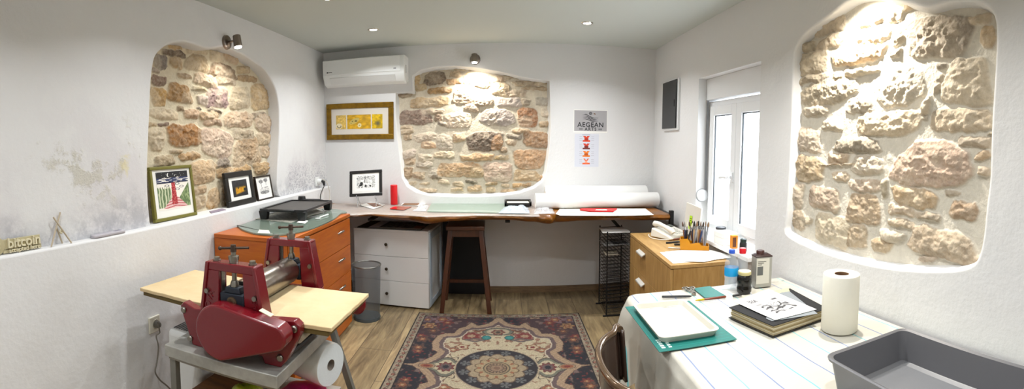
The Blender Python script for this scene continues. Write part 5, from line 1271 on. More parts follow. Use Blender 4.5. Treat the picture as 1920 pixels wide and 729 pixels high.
def cloth():
    mb = MB(); R_ = .07
    # top
    nu, nv = 150, 240
    def wr_(x, y): return .0035 * float(fbm(x * 6, y * 6, 3, 4)) + .002 * abs(float(fbm(x * 3 + y * 4, y * 2 - x * 3, 8, 3)) - .5)
    per = []   # perimeter from front-left along the left side to the back, round the corner, along the back
    n1 = 110
    for i in range(n1): y = TY0 + (TY1 - R_ - TY0) * i / n1; per.append((Vector((TX0, y)), Vector((-1, 0)), y))
    for i in range(14): a = PI - PI / 2 * i / 13; per.append((Vector((TX0 + R_ + R_ * math.cos(a), TY1 - R_ + R_ * math.sin(a))), Vector((math.cos(a), math.sin(a))), TY1 - R_ + R_ * PI / 2 * i / 13))
    n3 = 50
    for i in range(1, n3 + 1): x = TX0 + R_ + (TX1 - TX0 - R_) * i / n3; per.append((Vector((x, TY1)), Vector((0, 1)), TY1 + x - TX0))
    m = len(per); rows = []
    # fan rings inward for the top
    ctr_x = TX1
    ns = 46
    for k in range(ns + 1):
        f = k / ns; row = []
        for p, n, s in per:
            if n.x < -.99: q = Vector((TX1 + (p.x - TX1) * f, p.y))
            elif n.y > .99: q = Vector((p.x + (TX1 - p.x) * (1 - f) * .0 + 0, TY1 - R_ - .0 + (p.y - TY1 + R_) * f)) if False else Vector((TX1 + (p.x - TX1) * f, p.y + (TY1 - R_ - p.y) * (1 - f)))
            else: q = Vector((TX1 + (p.x - TX1) * f, p.y + (TY1 - R_ - p.y) * (1 - f)))
            row.append(Vector((q.x, q.y, TZ + wr_(q.x, q.y) * min(1, (1.02 - f) * 30))))
        rows.append(row)
    nd = 40
    for k in range(1, nd + 1):
        d = k / nd; row = []
        for p, n, s in per:
            near_c = math.exp(-((s - (TY1 - .02)) / .22) ** 2)
            drop = .245 + .20 * sstep(1.72, 1.95, s)
            off = .004 + .012 * sstep(0, .15, d) + d * (.030 + .085 * near_c) + d * (.024 * math.sin(s * 15 + 1.5 * math.sin(s * 6)) + .020 * math.sin(s * 37 + 2)) * (.4 + .6 * (1 - near_c))
            off += .010 * d * (float(fbm(s * 10, d * 4, 5, 3)) - .5)
            if n.y > .5: off = off * .5
            row.append(Vector((p.x + n.x * off, p.y + n.y * off, TZ - .004 * (1 - (1 - min(d * 10, 1)) ** 2) - drop * d)))
        rows.append(row)
    vs = [q for r in rows for q in r]; mb.add(vs, [(i * m + j, i * m + j + 1, (i + 1) * m + j + 1, (i + 1) * m + j) for i in range(len(rows) - 1) for j in range(m - 1)])
    x = np.array([p.x for p in vs]); y = np.array([p.y for p in vs]); z = np.array([p.z for p in vs])
    return mb
mb = cloth()
# stripe colours, across the table following the printed lines
x = np.array([p.x for p in mb.v]); y = np.array([p.y for p in mb.v]); z = np.array([p.z for p in mb.v])
mb.c = np.ones((len(mb.v), 3)) * lin('#e2dfd4')
tcl = obj('tablecloth', mb, M_cloth, ang=180); tag(tcl, 'white plastic cloth with thin blue stripes draped over the work table', 'tablecloth')
nt = M_cloth.node_tree; L = nt.links.new; bs_ = nt.nodes['Principled BSDF']
for l in list(bs_.inputs['Base Color'].links): nt.links.remove(l)
tc = nt.nodes.new('ShaderNodeTexCoord'); sp = nt.nodes.new('ShaderNodeSeparateXYZ'); L(tc.outputs['Object'], sp.inputs[0])
def mth(op, a, b=None):
    n = nt.nodes.new('ShaderNodeMath'); n.operation = op
    for i, q in enumerate((a, b)):
        if q is None: continue
        if isinstance(q, (int, float)): n.inputs[i].default_value = q
        else: L(q, n.inputs[i])
    return n.outputs[0]
nz = nt.nodes.new('ShaderNodeTexNoise'); nz.inputs['Scale'].default_value = 5; L(tc.outputs['Object'], nz.inputs['Vector'])
coord = mth('ADD', mth('ADD', sp.outputs[0], mth('MULTIPLY', sp.outputs[1], STRIPE_SLOPE)), mth('MULTIPLY', nz.outputs['Fac'], .012))
coord = mth('ADD', coord, tcl.location.x - .60 + .046 - .006)
fr_ = mth('FRACT', mth('MULTIPLY', coord, 1 / .092))
ln_ = mth('LESS_THAN', mth('ABSOLUTE', mth('SUBTRACT', fr_, .5)), .030)
alt = mth('LESS_THAN', mth('FRACT', mth('MULTIPLY', coord, 1 / .184)), .5)
mxa = nt.nodes.new('ShaderNodeMix'); mxa.data_type = 'RGBA'; L(alt, mxa.inputs[0]); mxa.inputs[6].default_value = tuple(lin('#6fb4b8')) + (1,); mxa.inputs[7].default_value = tuple(lin('#7686aa')) + (1,)
mxb = nt.nodes.new('ShaderNodeMix'); mxb.data_type = 'RGBA'; L(ln_, mxb.inputs[0]); mxb.inputs[6].default_value = tuple(lin('#bfbcb1')) + (1,); L(mxa.outputs[2], mxb.inputs[7])
L(mxb.outputs[2], bs_.inputs['Base Color'])
tz = TZ + .0065

# ------------------------------------------------------------------ on the table
M_teal = mat('teal cutting mat', '#056a62', .5, var=(60, '#075f5a', .6))
mq = zq(tz, (1168, 570), (1233, 657), (1373, 630), (1330, 585)); 
mx0, mx1, my0, my1 = .520, .825, 1.448, 1.905
t = thing('cutting_mat', 'large teal cutting mat under the white tray', 'cutting mat', ((mx0 + mx1) / 2, (my0 + my1) / 2, tz))
obj('mat', MB().box((mx0, my0, tz), (mx1, my1, tz + .003)), M_teal, t, bevel=.001)
tk = mat('pale print', '#cfe6e2', .6)
for k in range(5): obj('printed_mark', MB().box((mx0 + .018, my0 + .022 + .016 * k, tz + .003), (mx0 + .032, my0 + .032 + .016 * k, tz + .0034)), tk, t)
for k in range(3): obj('printed_mark', MB().box((mx0 + .044, my0 + .022 + .016 * k, tz + .003), (mx0 + .056, my0 + .032 + .016 * k, tz + .0034)), tk, t)
grd = MB()
for k in range(1, 18): obj('grid_line', MB().box((mx0 + .04, my0 + .025 * k, tz + .003), (mx1 - .01, my0 + .025 * k + .0008, tz + .0032)), mat('mat line', '#2fa198', .6), t)
# tray, rim up
t = thing('tray', 'shallow white plastic tray with ink stains on the large teal mat', 'tray', (.66, 1.67, tz + .004), 0)
z0 = tz + .0042; X0, X1, Y0, Y1 = .540, .782, 1.497, 1.868
def rrw(x0, x1, y0, y1, r, z, k=5): return rr(x0, x1, y0, y1, r, z, k)
M_tray = mat('white tray plastic', '#c4c1b6', .3)
rings = [rrw(X0 + .012, X1 - .012, Y0 + .012, Y1 - .012, .022, z0), rrw(X0 + .004, X1 - .004, Y0 + .004, Y1 - .004, .024, z0 + .018), rrw(X0, X1, Y0, Y1, .026, z0 + .021), rrw(X0, X1, Y0, Y1, .026, z0 + .024), rrw(X0 + .012, X1 - .012, Y0 + .012, Y1 - .012, .020, z0 + .0235),
         rrw(X0 + .022, X1 - .022, Y0 + .022, Y1 - .022, .016, z0 + .006)]
n_ = len(rings[0]); m_ = MB()
for a, b in zip(rings, rings[1:]): m_.add(a + b, [(i, (i + 1) % n_, n_ + (i + 1) % n_, n_ + i) for i in range(n_)])
m_.add(rings[0], [tuple(range(n_ - 1, -1, -1))]); m_.add(rings[-1], [tuple(range(n_))]); obj('tray_body', m_, M_tray, t, ang=60)
def stain(seed):
    def f(u, v):
        c = np.ones(u.shape + (3,)) * np.array([196, 193, 182.]); n = fbm(u * 5, v * 4 + seed, seed, 5); c = mixc(c, [96, 92, 84], sstep(.56, .70, n) * sstep(.5, .15, np.abs(v - .5)) * sstep(.5, .3, np.abs(u - .5)) * .9); return c
    return f
def strip(cx, cy, w, h, seed): obj('ink_stain', picture_mb(w, h, Matrix.Translation((cx, cy, z0 + .0066)), stain(seed), 60, 20), mat('ink print tray', '#ffffff', .35, attr='col'), t, smooth=False)
strip(.665, 1.836, .16, .016, 3); strip(.690, 1.532, .16, .022, 7)
M_dk = mat('dark grey metal', '#3c4044', .35, .7)
lying('craft_knife', 'black capped knife lying behind the white tray', 'knife', (1241, 556), (1297, 555), .006, tz, mat('black brown knife body', '#26282c', .4), tipm=M_dk)
t = thing('key_ring', 'small heap of grey metal keys and rings at the back of the table', 'keys', PZ(1291, 541, tz))
for k, (a, b) in enumerate(((1285, 540), (1292, 542), (1297, 539.5))): 
    c_ = PZ(a, b, tz + .004 + .003 * k); obj('ring', MB().tube([c_ + Vector((.016 * math.cos(q), .016 * math.sin(q), .001 * math.sin(2 * q))) for q in np.linspace(0, 2 * PI, 21)[:-1]], .0026, 8, closed=True), M_bolt, t)
    obj('key', MB().box((c_.x - .004, c_.y - .03, c_.z - .0015), (c_.x + .004, c_.y + .008, c_.z + .0015)), M_bolt, t, bevel=.0008)
tag(obj('metal_nut', MB().lathe([(.006, 0), (.012, 0), (.012, .010), (.006, .010), (.006, 0)], PZ(1301, 552, tz), 6, caps=False), M_bolt, smooth=False), 'grey metal nut lying between the knife and the small teal mat', 'nut')
sm = zq(tz, (1299, 541), (1331, 537), (1361, 555), (1322, 559))
tag(obj('cutting_mat', MB().prism(sm, (0, 0, .003)), M_teal, bevel=.001), 'small plain teal mat near the bottles', 'cutting mat')
a, b = PZ(1304, 563, tz + .006), PZ(1361, 556, tz + .006)
t = thing('linocut_tool', 'wood and brass carving tool along the edge of the small teal mat', 'tool', (a + b) / 2 - Vector((0, 0, .006))); d = b - a
obj('handle', MB().tube([a + d * .26, a + d * .5, b - d * .03, b], [.0045, .006, .006, .004], 12), mat('dark reddish wood', '#6a2f1c', .35), t); obj('blade', MB().tube([a, a + d * .14, a + d * .27], [.002, .005, .005], 12), mat('brass', '#c2a41e', .3, .8), t)
lying('marker_pen', 'black pen half hidden behind the loose print at the back of the table', 'pen', (1374, 554.5), (1392, 551.5), .006, tz, M_blk)

# water bottle
def bottle(c, prof, m, t, name='body'): return obj(name, MB().lathe(prof, c, 36, caps=False), m, t)
c = Vector((1.098, 2.010, tz))
t = thing('water_bottle', 'clear water bottle with a blue cap and blue label by the right wall', 'bottle', c)
bottle(c, [(0, .002), (.029, 0), (.0345, .006), (.035, .03), (.033, .045), (.035, .06), (.035, .128), (.033, .137), (.014, .178), (.014, .186)], M_clear, t)
obj('label_band', MB().lathe([(.0353, .068), (.0356, .070), (.0356, .108), (.0353, .110)], c, 36, caps=False), mat('bright blue label', '#1c9fe0', .4), t)
obj('water', MB().lathe([(0, .004), (.032, .005), (.0325, .062), (0, .062)], c, 32), mat('water', '#dfeaf2', .02, alpha=.25), t)
obj('cap', MB().lathe([(.0155, .180), (.0155, .196), (.014, .199), (0, .199)], c, 24), mat('blue cap', '#2450b8', .4), t)
c = Vector((1.178, 1.975, tz))
c = Vector((1.175, 2.035, tz))
t = thing('spray_bottle', 'clear bottle with a red cap behind the dark ink jar', 'bottle', c)
bottle(c, [(0, .002), (.026, 0), (.029, .006), (.029, .135), (.026, .145), (.014, .165), (.014, .175)], M_clear, t); obj('cap', MB().lathe([(.0175, .168), (.0175, .192), (.016, .195), (0, .195)], c, 28), mat('red cap', '#c81420', .35), t)
c = Vector((1.130, 1.932, tz))
t = thing('ink_jar', 'jar of black ink with a pale lid in front of the metal can', 'jar', c)
obj('jar', MB().lathe([(0, .001), (.033, 0), (.037, .006), (.037, .024), (.034, .032), (.034, .040), (.038, .050), (.038, .074), (.034, .086), (.029, .091)], c, 36), mat('black ink glass', '#0b0a0a', .22), t); obj('lid', MB().lathe([(.0325, .089), (.0335, .092), (.0335, .102), (.031, .106), (0, .106)], c, 36), mat('pale gold lid', '#c9c08e', .35, .4), t)
# metal can
t = thing('metal_can', 'rectangular grey metal solvent can with a dark brown cap by the right wall', 'can', (1.262, 1.985, tz), -.12)
M_ = MW[t.name]; M_can = mat('dull tin', '#a9a8a2', .35, .6)
obj('can_body', MB().box((-.046, -.030, 0), (.046, .030, .160), M_), M_can, t, bevel=.004)
obj('rim', MB().box((-.047, -.031, .156), (.047, .031, .163), M_), mat('dark brown cap', '#2a1614', .4), t, bevel=.002); obj('shoulder', MB().hexa([M_ @ Vector(p) for p in ((-.044, -.028, .163), (.044, -.028, .163), (.044, .028, .163), (-.044, .028, .163))], [M_ @ Vector(p) for p in ((-.032, -.018, .171), (.032, -.018, .171), (.032, .018, .171), (-.032, .018, .171))]), MATS['dark brown cap'], t)
obj('cap', MB().lathe([(.021, .170), (.021, .184), (.018, .188), (0, .188)], M_ @ Vector((-.010, 0, 0)), 28), mat('brown cap', '#3a201c', .4), t)
obj('label_patch', MB().box((-.042, -.0308, .02), (.030, -.0298, .150), M_), mat('pale label', '#c9c7bd', .5), t); obj('label_patch', MB().box((-.038, -.0315, .065), (-.006, -.0307, .110), M_), mat('grey label print', '#5d5f5e', .5), t)
for k in range(3): obj('text_line', MB().box((-.036, -.0315, .134 - .008 * k), (.010 - .012 * k, -.0307, .1365 - .008 * k), M_), M_ink, t)

# black portfolio with loose prints
b1, b2, b3 = PZ(1453, 629, tz), PZ(1550, 603, tz), PZ(1374, 578, tz)
ang_b = math.atan2(b2.y - b1.y, b2.x - b1.x)
pb = [Vector(p) for p in ((.955, 1.405, 0), (1.262, 1.452, 0), (1.285, 1.76, 0), (.898, 1.655, 0))]
t = thing('portfolio', 'thick black covered portfolio of prints on the table by the right wall', 'portfolio', (1.09, 1.56, tz))
up = lambda q, z: [Vector((p.x, p.y, z)) for p in q]
cen = sum(pb, Vector()) / 4
ins = [p + (cen - p) * .035 for p in pb]
obj('back_cover', MB().prism(up(pb, tz), (0, 0, .003)), M_blk, t)
rnd = random.Random(3); z_ = tz + .003
M_pg = [mat('aged page edge', '#b5a684', .8), mat('brown page edge', '#94845e', .8), mat('pale page edge', '#cfc6ae', .8)]
for k in range(7):
    j = [p + (cen - p) * rnd.uniform(-.004, .03) for p in ins]; h_ = .0056; obj('page_block', MB().prism(up(j, z_), (0, 0, h_ - .0004)), M_pg[(k * 2) % 3], t); z_ += h_
obj('front_cover', MB().prism(up(pb, z_), (0, 0, .003)), mat('black cover cloth', '#121316', .8), t); z_ += .0034
sheet('tissue_sheet', 'pale yellow tissue sheet under the loose print on the portfolio', 'paper', zq(z_, (1392, 556), (1416, 571), (1482, 549), (1478, 540)), .0008, mat('pale yellow tissue', '#cfc890', .7)); z_ += .0012
sheet('grey_sheet', 'grey sheet beneath the loose ship print on the portfolio', 'paper', zq(z_, (1436, 597), (1447, 602), (1533, 588), (1480, 546), (1462, 549)), .001, mat('grey card', '#7f858a', .7)); z_ += .0014
def art_ship(u, v):
    c = np.ones(u.shape + (3,)) * np.array([172, 171, 171.]); n = fbm(u * 4, v * 5, 7, 4); n2 = vnoise(u * 50, v * 40, 2)
    w = np.sin((v * 16 + 7 * (u - .5) ** 2 + 5 * n) * 2.4); lo_ = sstep(.75, .35, v + .2 * (u - .3)); c = mixc(c, [46, 46, 50], (w > .2) * lo_ * .9)
    d = np.hypot((u - .55) / .24, (v - .52) / .2); c = mixc(c, [236, 236, 234], (d < 1.1) * 1.); c = mixc(c, [60, 60, 62], ((d < 1.1) & (d > .86) & (v < .56)) * 1.); c = mixc(c, [110, 110, 112], ((d < .8) & (n2 > .5)) * .9)
    k = (v > .80) & (n2 > .5) & (u < .3) | (v > .7) & (v < .78) & (u > .78); c = mixc(c, [60, 60, 64], k * .9); return c
pq_ = [PZ(a, b, z_ + .002) for a, b in ((1453, 600), (1531, 580), (1441, 542), (1376, 565))]
t = thing('print_sheet', 'white print of a ship among dark waves lying on the portfolio', 'print', sum(pq_, Vector()) / 4)
obj('paper', MB().prism(pq_, (0, 0, .0012)), M_paper, t)
cq = sum(pq_, Vector()) / 4; Mx = frame_M(cq + Vector((0, 0, .0016)), (pq_[1] - pq_[0]) + (pq_[2] - pq_[3]), (pq_[3] - pq_[0]) + (pq_[2] - pq_[1]))
wq, hq = ((pq_[1] - pq_[0]).length + (pq_[2] - pq_[3]).length) / 2, ((pq_[3] - pq_[0]).length + (pq_[2] - pq_[1]).length) / 2
obj('print', picture_mb(wq * .60, hq * .62, Mx @ Matrix.Translation((.0, .005, 0)), art_ship, 90, 70), mat('ink print', '#ffffff', .7, attr='col'), t, smooth=False)

# paper towel roll
c = Vector((1.232, 1.34, tz)); t = thing('paper_towel_roll', 'tall white paper towel roll standing beside the grey tray', 'paper towel', c)
obj('paper', MB().lathe([(.030, .002), (.072, 0), (.0745, .003), (.0745, .222), (.073, .2245), (.030, .2245)], c, 48, caps=False), mat('soft white tissue', '#e2dfd2', .9, bump=(70, .15)), t)
obj('core', MB().lathe([(.0305, .0), (.0305, .2235), (.028, .2235), (.028, .0)], c, 32, caps=False), mat('brown core card', '#7d5c40', .8), t)
# grey tray with water
X0, X1, Y0, Y1, H = .862, 1.225, .47, 1.005, .112
t = thing('wash_tray', 'large grey plastic tray holding a little water at the near end of the table', 'tray', ((X0 + X1) / 2, (Y0 + Y1) / 2, tz))
z0 = tz + .0005; I = .030
rings = [rr(X0 + I, X1 - I, Y0 + I, Y1 - I, .02, z0, 6), rr(X0 + .010, X1 - .010, Y0 + .010, Y1 - .010, .032, z0 + H - .012, 6), rr(X0 + .002, X1 - .002, Y0 + .002, Y1 - .002, .036, z0 + H - .010, 6), rr(X0, X1, Y0, Y1, .037, z0 + H - .003, 6), rr(X0 + .004, X1 - .004, Y0 + .004, Y1 - .004, .034, z0 + H, 6), rr(X0 + .014, X1 - .014, Y0 + .014, Y1 - .014, .030, z0 + H - .004, 6),
         rr(X0 + I + .001, X1 - I - .001, Y0 + I + .001, Y1 - I - .001, .018, z0 + .014, 6), rr(X0 + I + .014, X1 - I - .014, Y0 + I + .014, Y1 - I - .014, .012, z0 + .006, 6)]
n_ = len(rings[0]); m_ = MB()
for a, b in zip(rings, rings[1:]): m_.add(a + b, [(i, (i + 1) % n_, n_ + (i + 1) % n_, n_ + i) for i in range(n_)])
m_.add(rings[0], [tuple(range(n_ - 1, -1, -1))]); m_.add(rings[-1], [tuple(range(n_))])
obj('tray_body', m_, mat('grey tray plastic', '#626265', .36), t, ang=50)
wt = rr(X0 + I + .004, X1 - I - .004, Y0 + I + .004, Y1 - I - .004, .016, z0 + .0135, 6); wm = MB(); wm.add(wt, [tuple(range(len(wt)))]); obj('water', wm, mat('still water', '#c8ccd0', .03, alpha=.16, spec=1., bump=(6, .1, .01)), t)
# folded cloth corner at the front edge
sheet('paper_sheet', 'crumpled white paper at the near edge of the table beside the grey tray', 'paper', [Vector(p) for p in ((.66, .92, tz + .002), (.83, .99, tz + .002), (.86, .95, tz + .002), (.85, .75, tz + .002), (.66, .75, tz + .002))], .0015, M_paper)

# ------------------------------------------------------------------ chair tucked under the table
t = thing('chair', 'brown chair with a glossy bent back rail tucked under the work table', 'chair', (.56, 1.45, 0))
M_ch = mat('brown moulded seat', '#3a2a22', .3, coat=.3); M_rail = mat('glossy brown rail', '#6b5540', .12, .5, coat=.6)
arc = [(.452, 1.722), (.415, 1.69), (.365, 1.635), (.328, 1.55), (.316, 1.46), (.320, 1.375), (.340, 1.30), (.385, 1.235), (.430, 1.205), (.455, 1.195)]
rp_ = smooth_loop([Vector((a, b, .715)) for a, b in arc], 5)[:-4]
obj('back_rail', MB().tube(rp_, .013, 14), M_rail, t)
def pan(u, v):
    p = rp_[int(round(u * (len(rp_) - 1)))]; c_ = Vector((.56, 1.46, 0)); d_ = Vector((p.x - c_.x, p.y - c_.y, 0)); s_ = .97 - .10 * v
    return Vector((c_.x + d_.x * s_, c_.y + d_.y * s_, .712 - .20 * v))
obj('backrest', MB().grid(len(rp_), 10, pan), M_ch, t, solid=.012)
obj('seat', MB().lathe([(0, .425), (.19, .425), (.205, .435), (.205, .450), (.19, .460), (0, .455)], (.56, 1.46, 0), 40), M_ch, t)
for a in (PI * .25, PI * .75, PI * 1.25, PI * 1.75):
    cx, cy = math.cos(a), math.sin(a); obj('leg', MB().tube([(.56 + .15 * cx, 1.46 + .15 * cy, .43), (.56 + .19 * cx, 1.46 + .19 * cy, .0)], .011, 12), M_rail, t)
for y in (1.33, 1.60): obj('upright', MB().tube([(.385, y, .44), (.352, 1.46 + (y - 1.46) * 1.0, .58), (.345, y, .70)], .010, 12), M_rail, t)

# ------------------------------------------------------------------ rug
RX0, RX1, RY1 = -.735, .622, 3.790
RC = Vector((-.056, 2.86)); RY0 = 2 * RC.y - RY1
def rug_cols(nu, nv):
    u, v = np.meshgrid(np.linspace(RX0, RX1, nu), np.linspace(RY0, RY1, nv))
    X = np.abs(u - RC.x) / .679; Yv = np.abs(v - RC.y) / .93          # quarter symmetry, 0..1
    px = [(1030, 58), (1075, 100), (1110, 125), (1190, 140), (1245, 113), (1290, 150), (1345, 165), (1385, 205), (1450, 205), (1520, 225), (1560, 285), (1553, 345), (1510, 362), (1545, 395), (1620, 435), (1700, 458), (1810, 466)]
    pts = [PZ(a / 4.364 + 700, b / 4.364 + 580, 0) for a, b in px]
    poly = [(max((p.x - RC.x) / .679, 0), max((p.y - RC.y) / .93, 0)) for p in pts]; poly[0] = (0, poly[0][1]); poly[-1] = (poly[-1][0], 0)
    poly = [(0, 0)] + poly
    # signed distance (metres) to the medallion edge
    def sdf(P, Xm, Ym):
        d = np.full(Xm.shape, 1e9); inside = np.zeros(Xm.shape, bool); n = len(P)
        for i in range(n):
            (ax, ay), (bx, by) = P[i], P[(i + 1) % n]; ax, bx, ay, by = ax * .679, bx * .679, ay * .93, by * .93
            cr = ((ay > Ym) != (by > Ym)) & (Xm < (bx - ax) * (Ym - ay) / (by - ay + 1e-12) + ax); inside ^= cr
            if i == 0 or i == n - 1: continue
            t_ = np.clip(((Xm - ax) * (bx - ax) + (Ym - ay) * (by - ay)) / ((bx - ax) ** 2 + (by - ay) ** 2), 0, 1)
            d = np.minimum(d, np.hypot(Xm - ax - t_ * (bx - ax), Ym - ay - t_ * (by - ay)))
        return np.where(inside, -d, d)
    Xm, Ym = X * .679, Yv * .93
    sd = sdf(poly, Xm, Ym) + .008 * (vnoise(Xm * 70, Ym * 70, 4) - .5)
    navy, cream, tan, mauve, red, brown, rust, sage = ([30, 30, 42], [206, 188, 148], [178, 142, 108], [110, 86, 84], [136, 44, 40], [104, 70, 56], [166, 92, 56], [120, 120, 100])
    c = np.ones(u.shape + (3,)) * np.array(navy, float)
    # field flowers outside the medallion
    n1, n2, n3 = fbm(Xm * 9, Ym * 9, 5, 3), fbm(Xm * 26, Ym * 26, 6, 3), vnoise(Xm * 60, Ym * 60, 7)
    dcor = np.hypot(Xm - .60, Ym - .86); c = mixc(c, [84, 54, 58], sstep(.50, .40, dcor + .12 * (n1 - .5)) * .9)
    c = mixc(c, brown, sstep(.54, .66, n2) * .6); c = mixc(c, [150, 120, 112], sstep(.62, .70, n2) * .7); c = mixc(c, red, ((n3 > .78) & (n1 > .45)) * .85)
    for fx, fy, r, col in ((.46, .80, .075, [150, 110, 112]), (.30, .885, .055, tan), (.545, .66, .05, [190, 140, 84]), (.41, .735, .045, red), (.50, .56, .04, brown), (.58, .46, .032, red), (.555, .40, .05, brown), (.20, .90, .05, [120, 70, 66]), (.58, .78, .05, [128, 104, 110]), (.55, .20, .035, red), (.56, .26, .05, brown)):
        d = np.hypot(Xm - fx, Ym - fy) / r; a = np.arctan2(Ym - fy, Xm - fx); pe = 1 + .22 * np.cos(a * 6)
        c = mixc(c, col, (d < pe) * .9); c = mixc(c, rust, (d < .55 * pe) * .9); c = mixc(c, [60, 36, 34], ((d > .5 * pe) & (d < .6 * pe)) * .8); c = mixc(c, [200, 160, 110], (d < .22) * .9)
    # medallion: tan edge, mauve band, cream field
    m = sd < 0; c = mixc(c, tan, m * 1.); c = mixc(c, [198, 168, 128], (m & (np.sin(Xm * 210 + Ym * 170) > .5) & (sd > -.055)) * .6)
    c = mixc(c, [96, 66, 56], ((sd < 0) & (sd > -.006)) * 1.); c = mixc(c, mauve, ((sd < -.055) & (sd > -.085)) * 1.); c = mixc(c, [218, 200, 170], ((sd < -.085) & (sd > -.093)) * 1.)
    fld = sd < -.093; c = mixc(c, cream, fld * 1.); sp_ = fld & (fbm(Xm * 30, Ym * 30, 8, 2) > .64); c = mixc(c, [150, 96, 72], sp_ * .8)
    # motifs on the cream field
    def flower(fx, fy, rx, ry, k, c0, c1, c2, mask=None):
        nonlocal c
        d = np.hypot((Xm - fx) / rx, (Ym - fy) / ry); a = np.arctan2((Ym - fy) / ry, (Xm - fx) / rx); pe = 1 + .16 * np.cos(a * k); q = d < pe
        if mask is not None: q = q & mask
        c = mixc(c, c0, q * 1.); c = mixc(c, c1, (q & (d < .72 * pe)) * 1.); c = mixc(c, c2, (q & (d < .36 * pe)) * 1.); c = mixc(c, [70, 50, 46], (q & (d > .92 * pe)) * .9)
    flower(0, .74, .075, .07, 5, rust, red, [196, 150, 110], fld); flower(0, .575, .105, .085, 2, sage, [198, 176, 140], red); flower(0, .565, .05, .045, 6, red, [150, 120, 90], [70, 60, 56])
    flower(.20, .49, .085, .075, 7, [160, 96, 84], red, tan, fld); flower(.085, .465, .032, .034, 0, [30, 120, 120], [40, 140, 136], [60, 150, 144]); flower(.17, .42, .07, .03, 4, [112, 104, 96], mauve, tan, fld)
    flower(.155, .615, .055, .05, 4, rust, brown, red, fld); flower(.33, .055, .085, .105, 8, cream, tan, red, fld); flower(.33, .0, .12, .115, 4, sage, cream, mauve); flower(.33, 0, .055, .06, 9, red, mauve, navy); flower(.455, 0, .05, .04, 2, tan, rust, red)
    flower(.25, .30, .05, .045, 5, rust, cream, red, fld); flower(.31, .25, .045, .035, 4, [150, 108, 88], rust, cream, fld)
    # central navy disc and rosette
    r = np.hypot(Xm, Ym * 1.0); a = np.arctan2(Ym, Xm); R0 = .262
    c = mixc(c, [190, 166, 132], (r < R0 + .012) * 1.); c = mixc(c, [110, 96, 84], (r < R0 + .004) * 1.); c = mixc(c, [38, 32, 40], (r < R0) * 1.)
    p8 = np.abs(np.cos(a * 4)); 
    for k in range(4):
        aa = (k + .5) * PI / 8 * 1.0
    for aa in (.28, .80, 1.30):
        d = np.hypot((Xm - .215 * math.cos(aa)) / .034, (Ym - .215 * math.sin(aa)) / .034); c = mixc(c, [116, 118, 116], ((d < 1) & (np.cos(np.arctan2(Ym - .215 * math.sin(aa), Xm - .215 * math.cos(aa)) * 5) > -.4)) * .9)
    pr = .172 + .030 * np.abs(np.cos(a * 6)); c = mixc(c, [176, 152, 116], (r < pr) * 1.); c = mixc(c, [116, 88, 64], ((r < pr) & (r > pr - .010)) * 1.)
    pr2 = .125 + .026 * np.abs(np.sin(a * 6)); c = mixc(c, [118, 92, 64], (r < pr2) * 1.); c = mixc(c, [182, 156, 112], (r < pr2 - .010) * 1.); c = mixc(c, rust, ((r < .125) & (r > .1) & (np.cos(a * 12) > .5)) * .9)
    for rr_, col in ((.088, [88, 78, 60]), (.080, [168, 140, 100]), (.068, [90, 66, 52]), (.060, [170, 140, 104]), (.046, [96, 74, 60]), (.040, [160, 126, 96]), (.02, [128, 92, 70])): c = mixc(c, col, (r < rr_) * 1.)
    c = mixc(c, [98, 70, 54], ((r < .06) & (r > .046) & (np.cos(a * 16) > .2)) * .8)
    # border
    bd_ = np.minimum(.679 - Xm, .93 - Ym)
    bm_ = bd_ < .062; c = mixc(c, [176, 156, 128], bm_ * 1.); along = np.where(.679 - Xm < .93 - Ym, Ym, Xm)
    vine = np.abs(bd_ - .034 - .013 * np.sin(along * 52)) < .004; c = mixc(c, [104, 92, 70], (bm_ & vine) * .9)
    fl_ = np.hypot((np.mod(along, .0604) - .0302), bd_ - .034) ; c = mixc(c, red, (bm_ & (fl_ < .013)) * .95); c = mixc(c, [214, 170, 120], (bm_ & (fl_ < .005)) * .9); c = mixc(c, [110, 96, 80], (bm_ & (vnoise(u * 120, v * 120, 3) > .72)) * .7)
    c = mixc(c, [34, 26, 26], (((bd_ < .070) & (bd_ > .062)) | (bd_ < .007)) * 1.)
    g_ = c.mean(axis=-1, keepdims=True); c = (g_ + (c - g_) * .82) * .69 * (.84 + .32 * vnoise(u * 260, v * 260, 1))[..., None]
    return lin(np.clip(c, 0, 255).reshape(-1, 3))
nu, nv = 340, 465
mb = MB(); mb.grid(nu, nv, lambda a, b: Vector((RX0 + (RX1 - RX0) * a, RY0 + (RY1 - RY0) * b, .009)))
mb.c = rug_cols(nu, nv)
rug = thing('rug', 'navy and cream patterned rug with a round central medallion on the floor', 'rug', (RC.x, RC.y, 0))
obj('pile', mb, mat('rug pile', '#ffffff', .95, attr='col', bump=(300, .4, .002)), rug, smooth=False)
obj('backing', MB().box((RX0 - .003, RY0 - .003, .0005), (RX1 + .003, RY1 + .003, .0085)), mat('dark rug edge', '#2a2220', .9), rug)
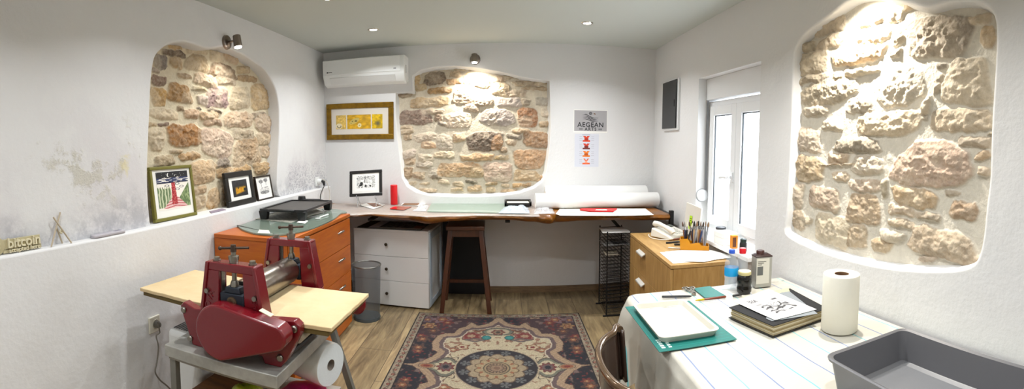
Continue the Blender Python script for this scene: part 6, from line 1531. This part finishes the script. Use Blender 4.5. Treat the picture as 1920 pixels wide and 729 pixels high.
# ------------------------------------------------------------------ lights
M_lens = mat('lit lens', '#ffffff', .3, emit=('#fff6ea', 30))
M_chrome = mat('brushed nickel', '#b9b4ac', .3, 1.)
def light(name, kind, loc, energy, col, **k):
    l = bpy.data.lights.new(name, kind); l.energy = energy; l.color = col
    for a, b in k.items(): setattr(l, a, b)
    o = bpy.data.objects.new(name, l); COL.objects.link(o); o.location = loc; return o
proto = thing('ceiling_downlight', 'recessed ceiling downlight', 'ceiling light', (0, 0, CEIL), group=None)
obj('trim_ring', MB().lathe([(.030, -.001), (.032, -.006), (.044, -.006), (.048, -.0005)], (0, 0, CEIL), 32, caps=False), M_chrome, proto)
obj('lens', MB().lathe([(0, -.003), (.031, -.003), (.031, -.0005)], (0, 0, CEIL), 32, caps=False), M_lens, proto)
dl = [(-1.065, 3.688, 'recessed ceiling downlight above the white air conditioner side'), (.64, 3.618, 'recessed ceiling downlight nearest the two wall signs'),
      (-1.106, 2.80, 'left ceiling downlight cut by the top edge of the photo'), (.47, 2.80, 'right ceiling downlight cut by the top edge of the photo')]
for i, (x, y, lb) in enumerate(dl):
    o = proto if i == 0 else dup(proto, (x, y, CEIL), label=lb)
    o.location = (x, y, CEIL); o['label'] = lb
for i, (x, y) in enumerate([(d[0], d[1]) for d in dl] + [(-1.0, 1.7), (.55, 1.7), (-1.0, .5), (.55, .5), (-.9, -.6), (.5, -.6)]):  # positions past the fitted downlights are unseen extra lights, added for brightness
    l = light('downlight_and_fill', 'AREA', (x, y, CEIL - .012), DOWN_W * (.8 if x < 0 and y < 3 else .85 if y < 3 else 1), (.965, .985, 1), shape='DISK', size=.06)
    l.data.spread = math.radians(138)
def aim(o, tgt):
    d = Vector(tgt) - o.location; o.rotation_euler = d.to_track_quat('-Z', 'Y').to_euler()
M_nick = mat('dark nickel', '#8a8078', .3, 1.)
def wall_spot(loc, n, label):
    """loc on the wall, n outward"""
    loc = Vector(loc); n = Vector(n); t = thing('wall_spotlight', label, 'spotlight', loc)
    a = 'x' if abs(n.x) > .5 else 'y'; s = n.x + n.y
    obj('wall_plate', MB().lathe([(.0, .026 * s), (.030, .025 * s), (.046, .016 * s), (.050, 0)], loc, 32, a, caps=False), M_nick, t)
    obj('arm', MB().cyl(loc + n * .018, loc + n * .07, .008, n=12), M_nick, t)
    c = loc + n * .092
    dn = (Vector((0, 0, -1)) * .98 + n * .12).normalized(); p0 = c - dn * .035; p1 = c + dn * .045
    obj('lamp_body', MB().tube([p0, p0 + dn * .004, p1], [.022, .027, .029], 28), M_nick, t)
    obj('bulb', MB().tube([p1 - dn * .002, p1 + dn * .006], [.026, .024], 28), M_lens, t)
    return p1 + dn * .012, dn
for pw_, loc, n, lb, tgt in ((.26, (-DL, 2.66, 2.185), (1, 0, 0), 'small nickel wall spotlight above the left stone alcove', (-DL - .05, 2.62, 1.2)),
                        (1.15, (-.283, D, 2.245), (0, -1, 0), 'small nickel wall spotlight above the back stone alcove', (-.25, D + .06, 1.2)),
                        (1.9, (DR, 1.55, 2.235), (-1, 0, 0), 'small nickel wall spotlight above the right stone alcove', (DR + .05, 1.45, 1.2))):
    p, dn = wall_spot(loc, n, lb)
    s = light('spot_beam', 'SPOT', p, SPOT_W * pw_, (1, .945, .86), spot_size=math.radians(138), spot_blend=.9, shadow_soft_size=.02)
    aim(s, tgt)
# daylight outside the window
w = bpy.data.worlds.new('sky'); scene.world = w; w.use_nodes = True
bg = w.node_tree.nodes['Background']; bg.inputs[0].default_value = (.88, .94, 1, 1); bg.inputs[1].default_value = SKY
for o in list(scene.objects):
    if o.get('kind') == 'structure':
        for k in ('label', 'category'):
            if k in o.keys() and o.parent is None: del o[k]
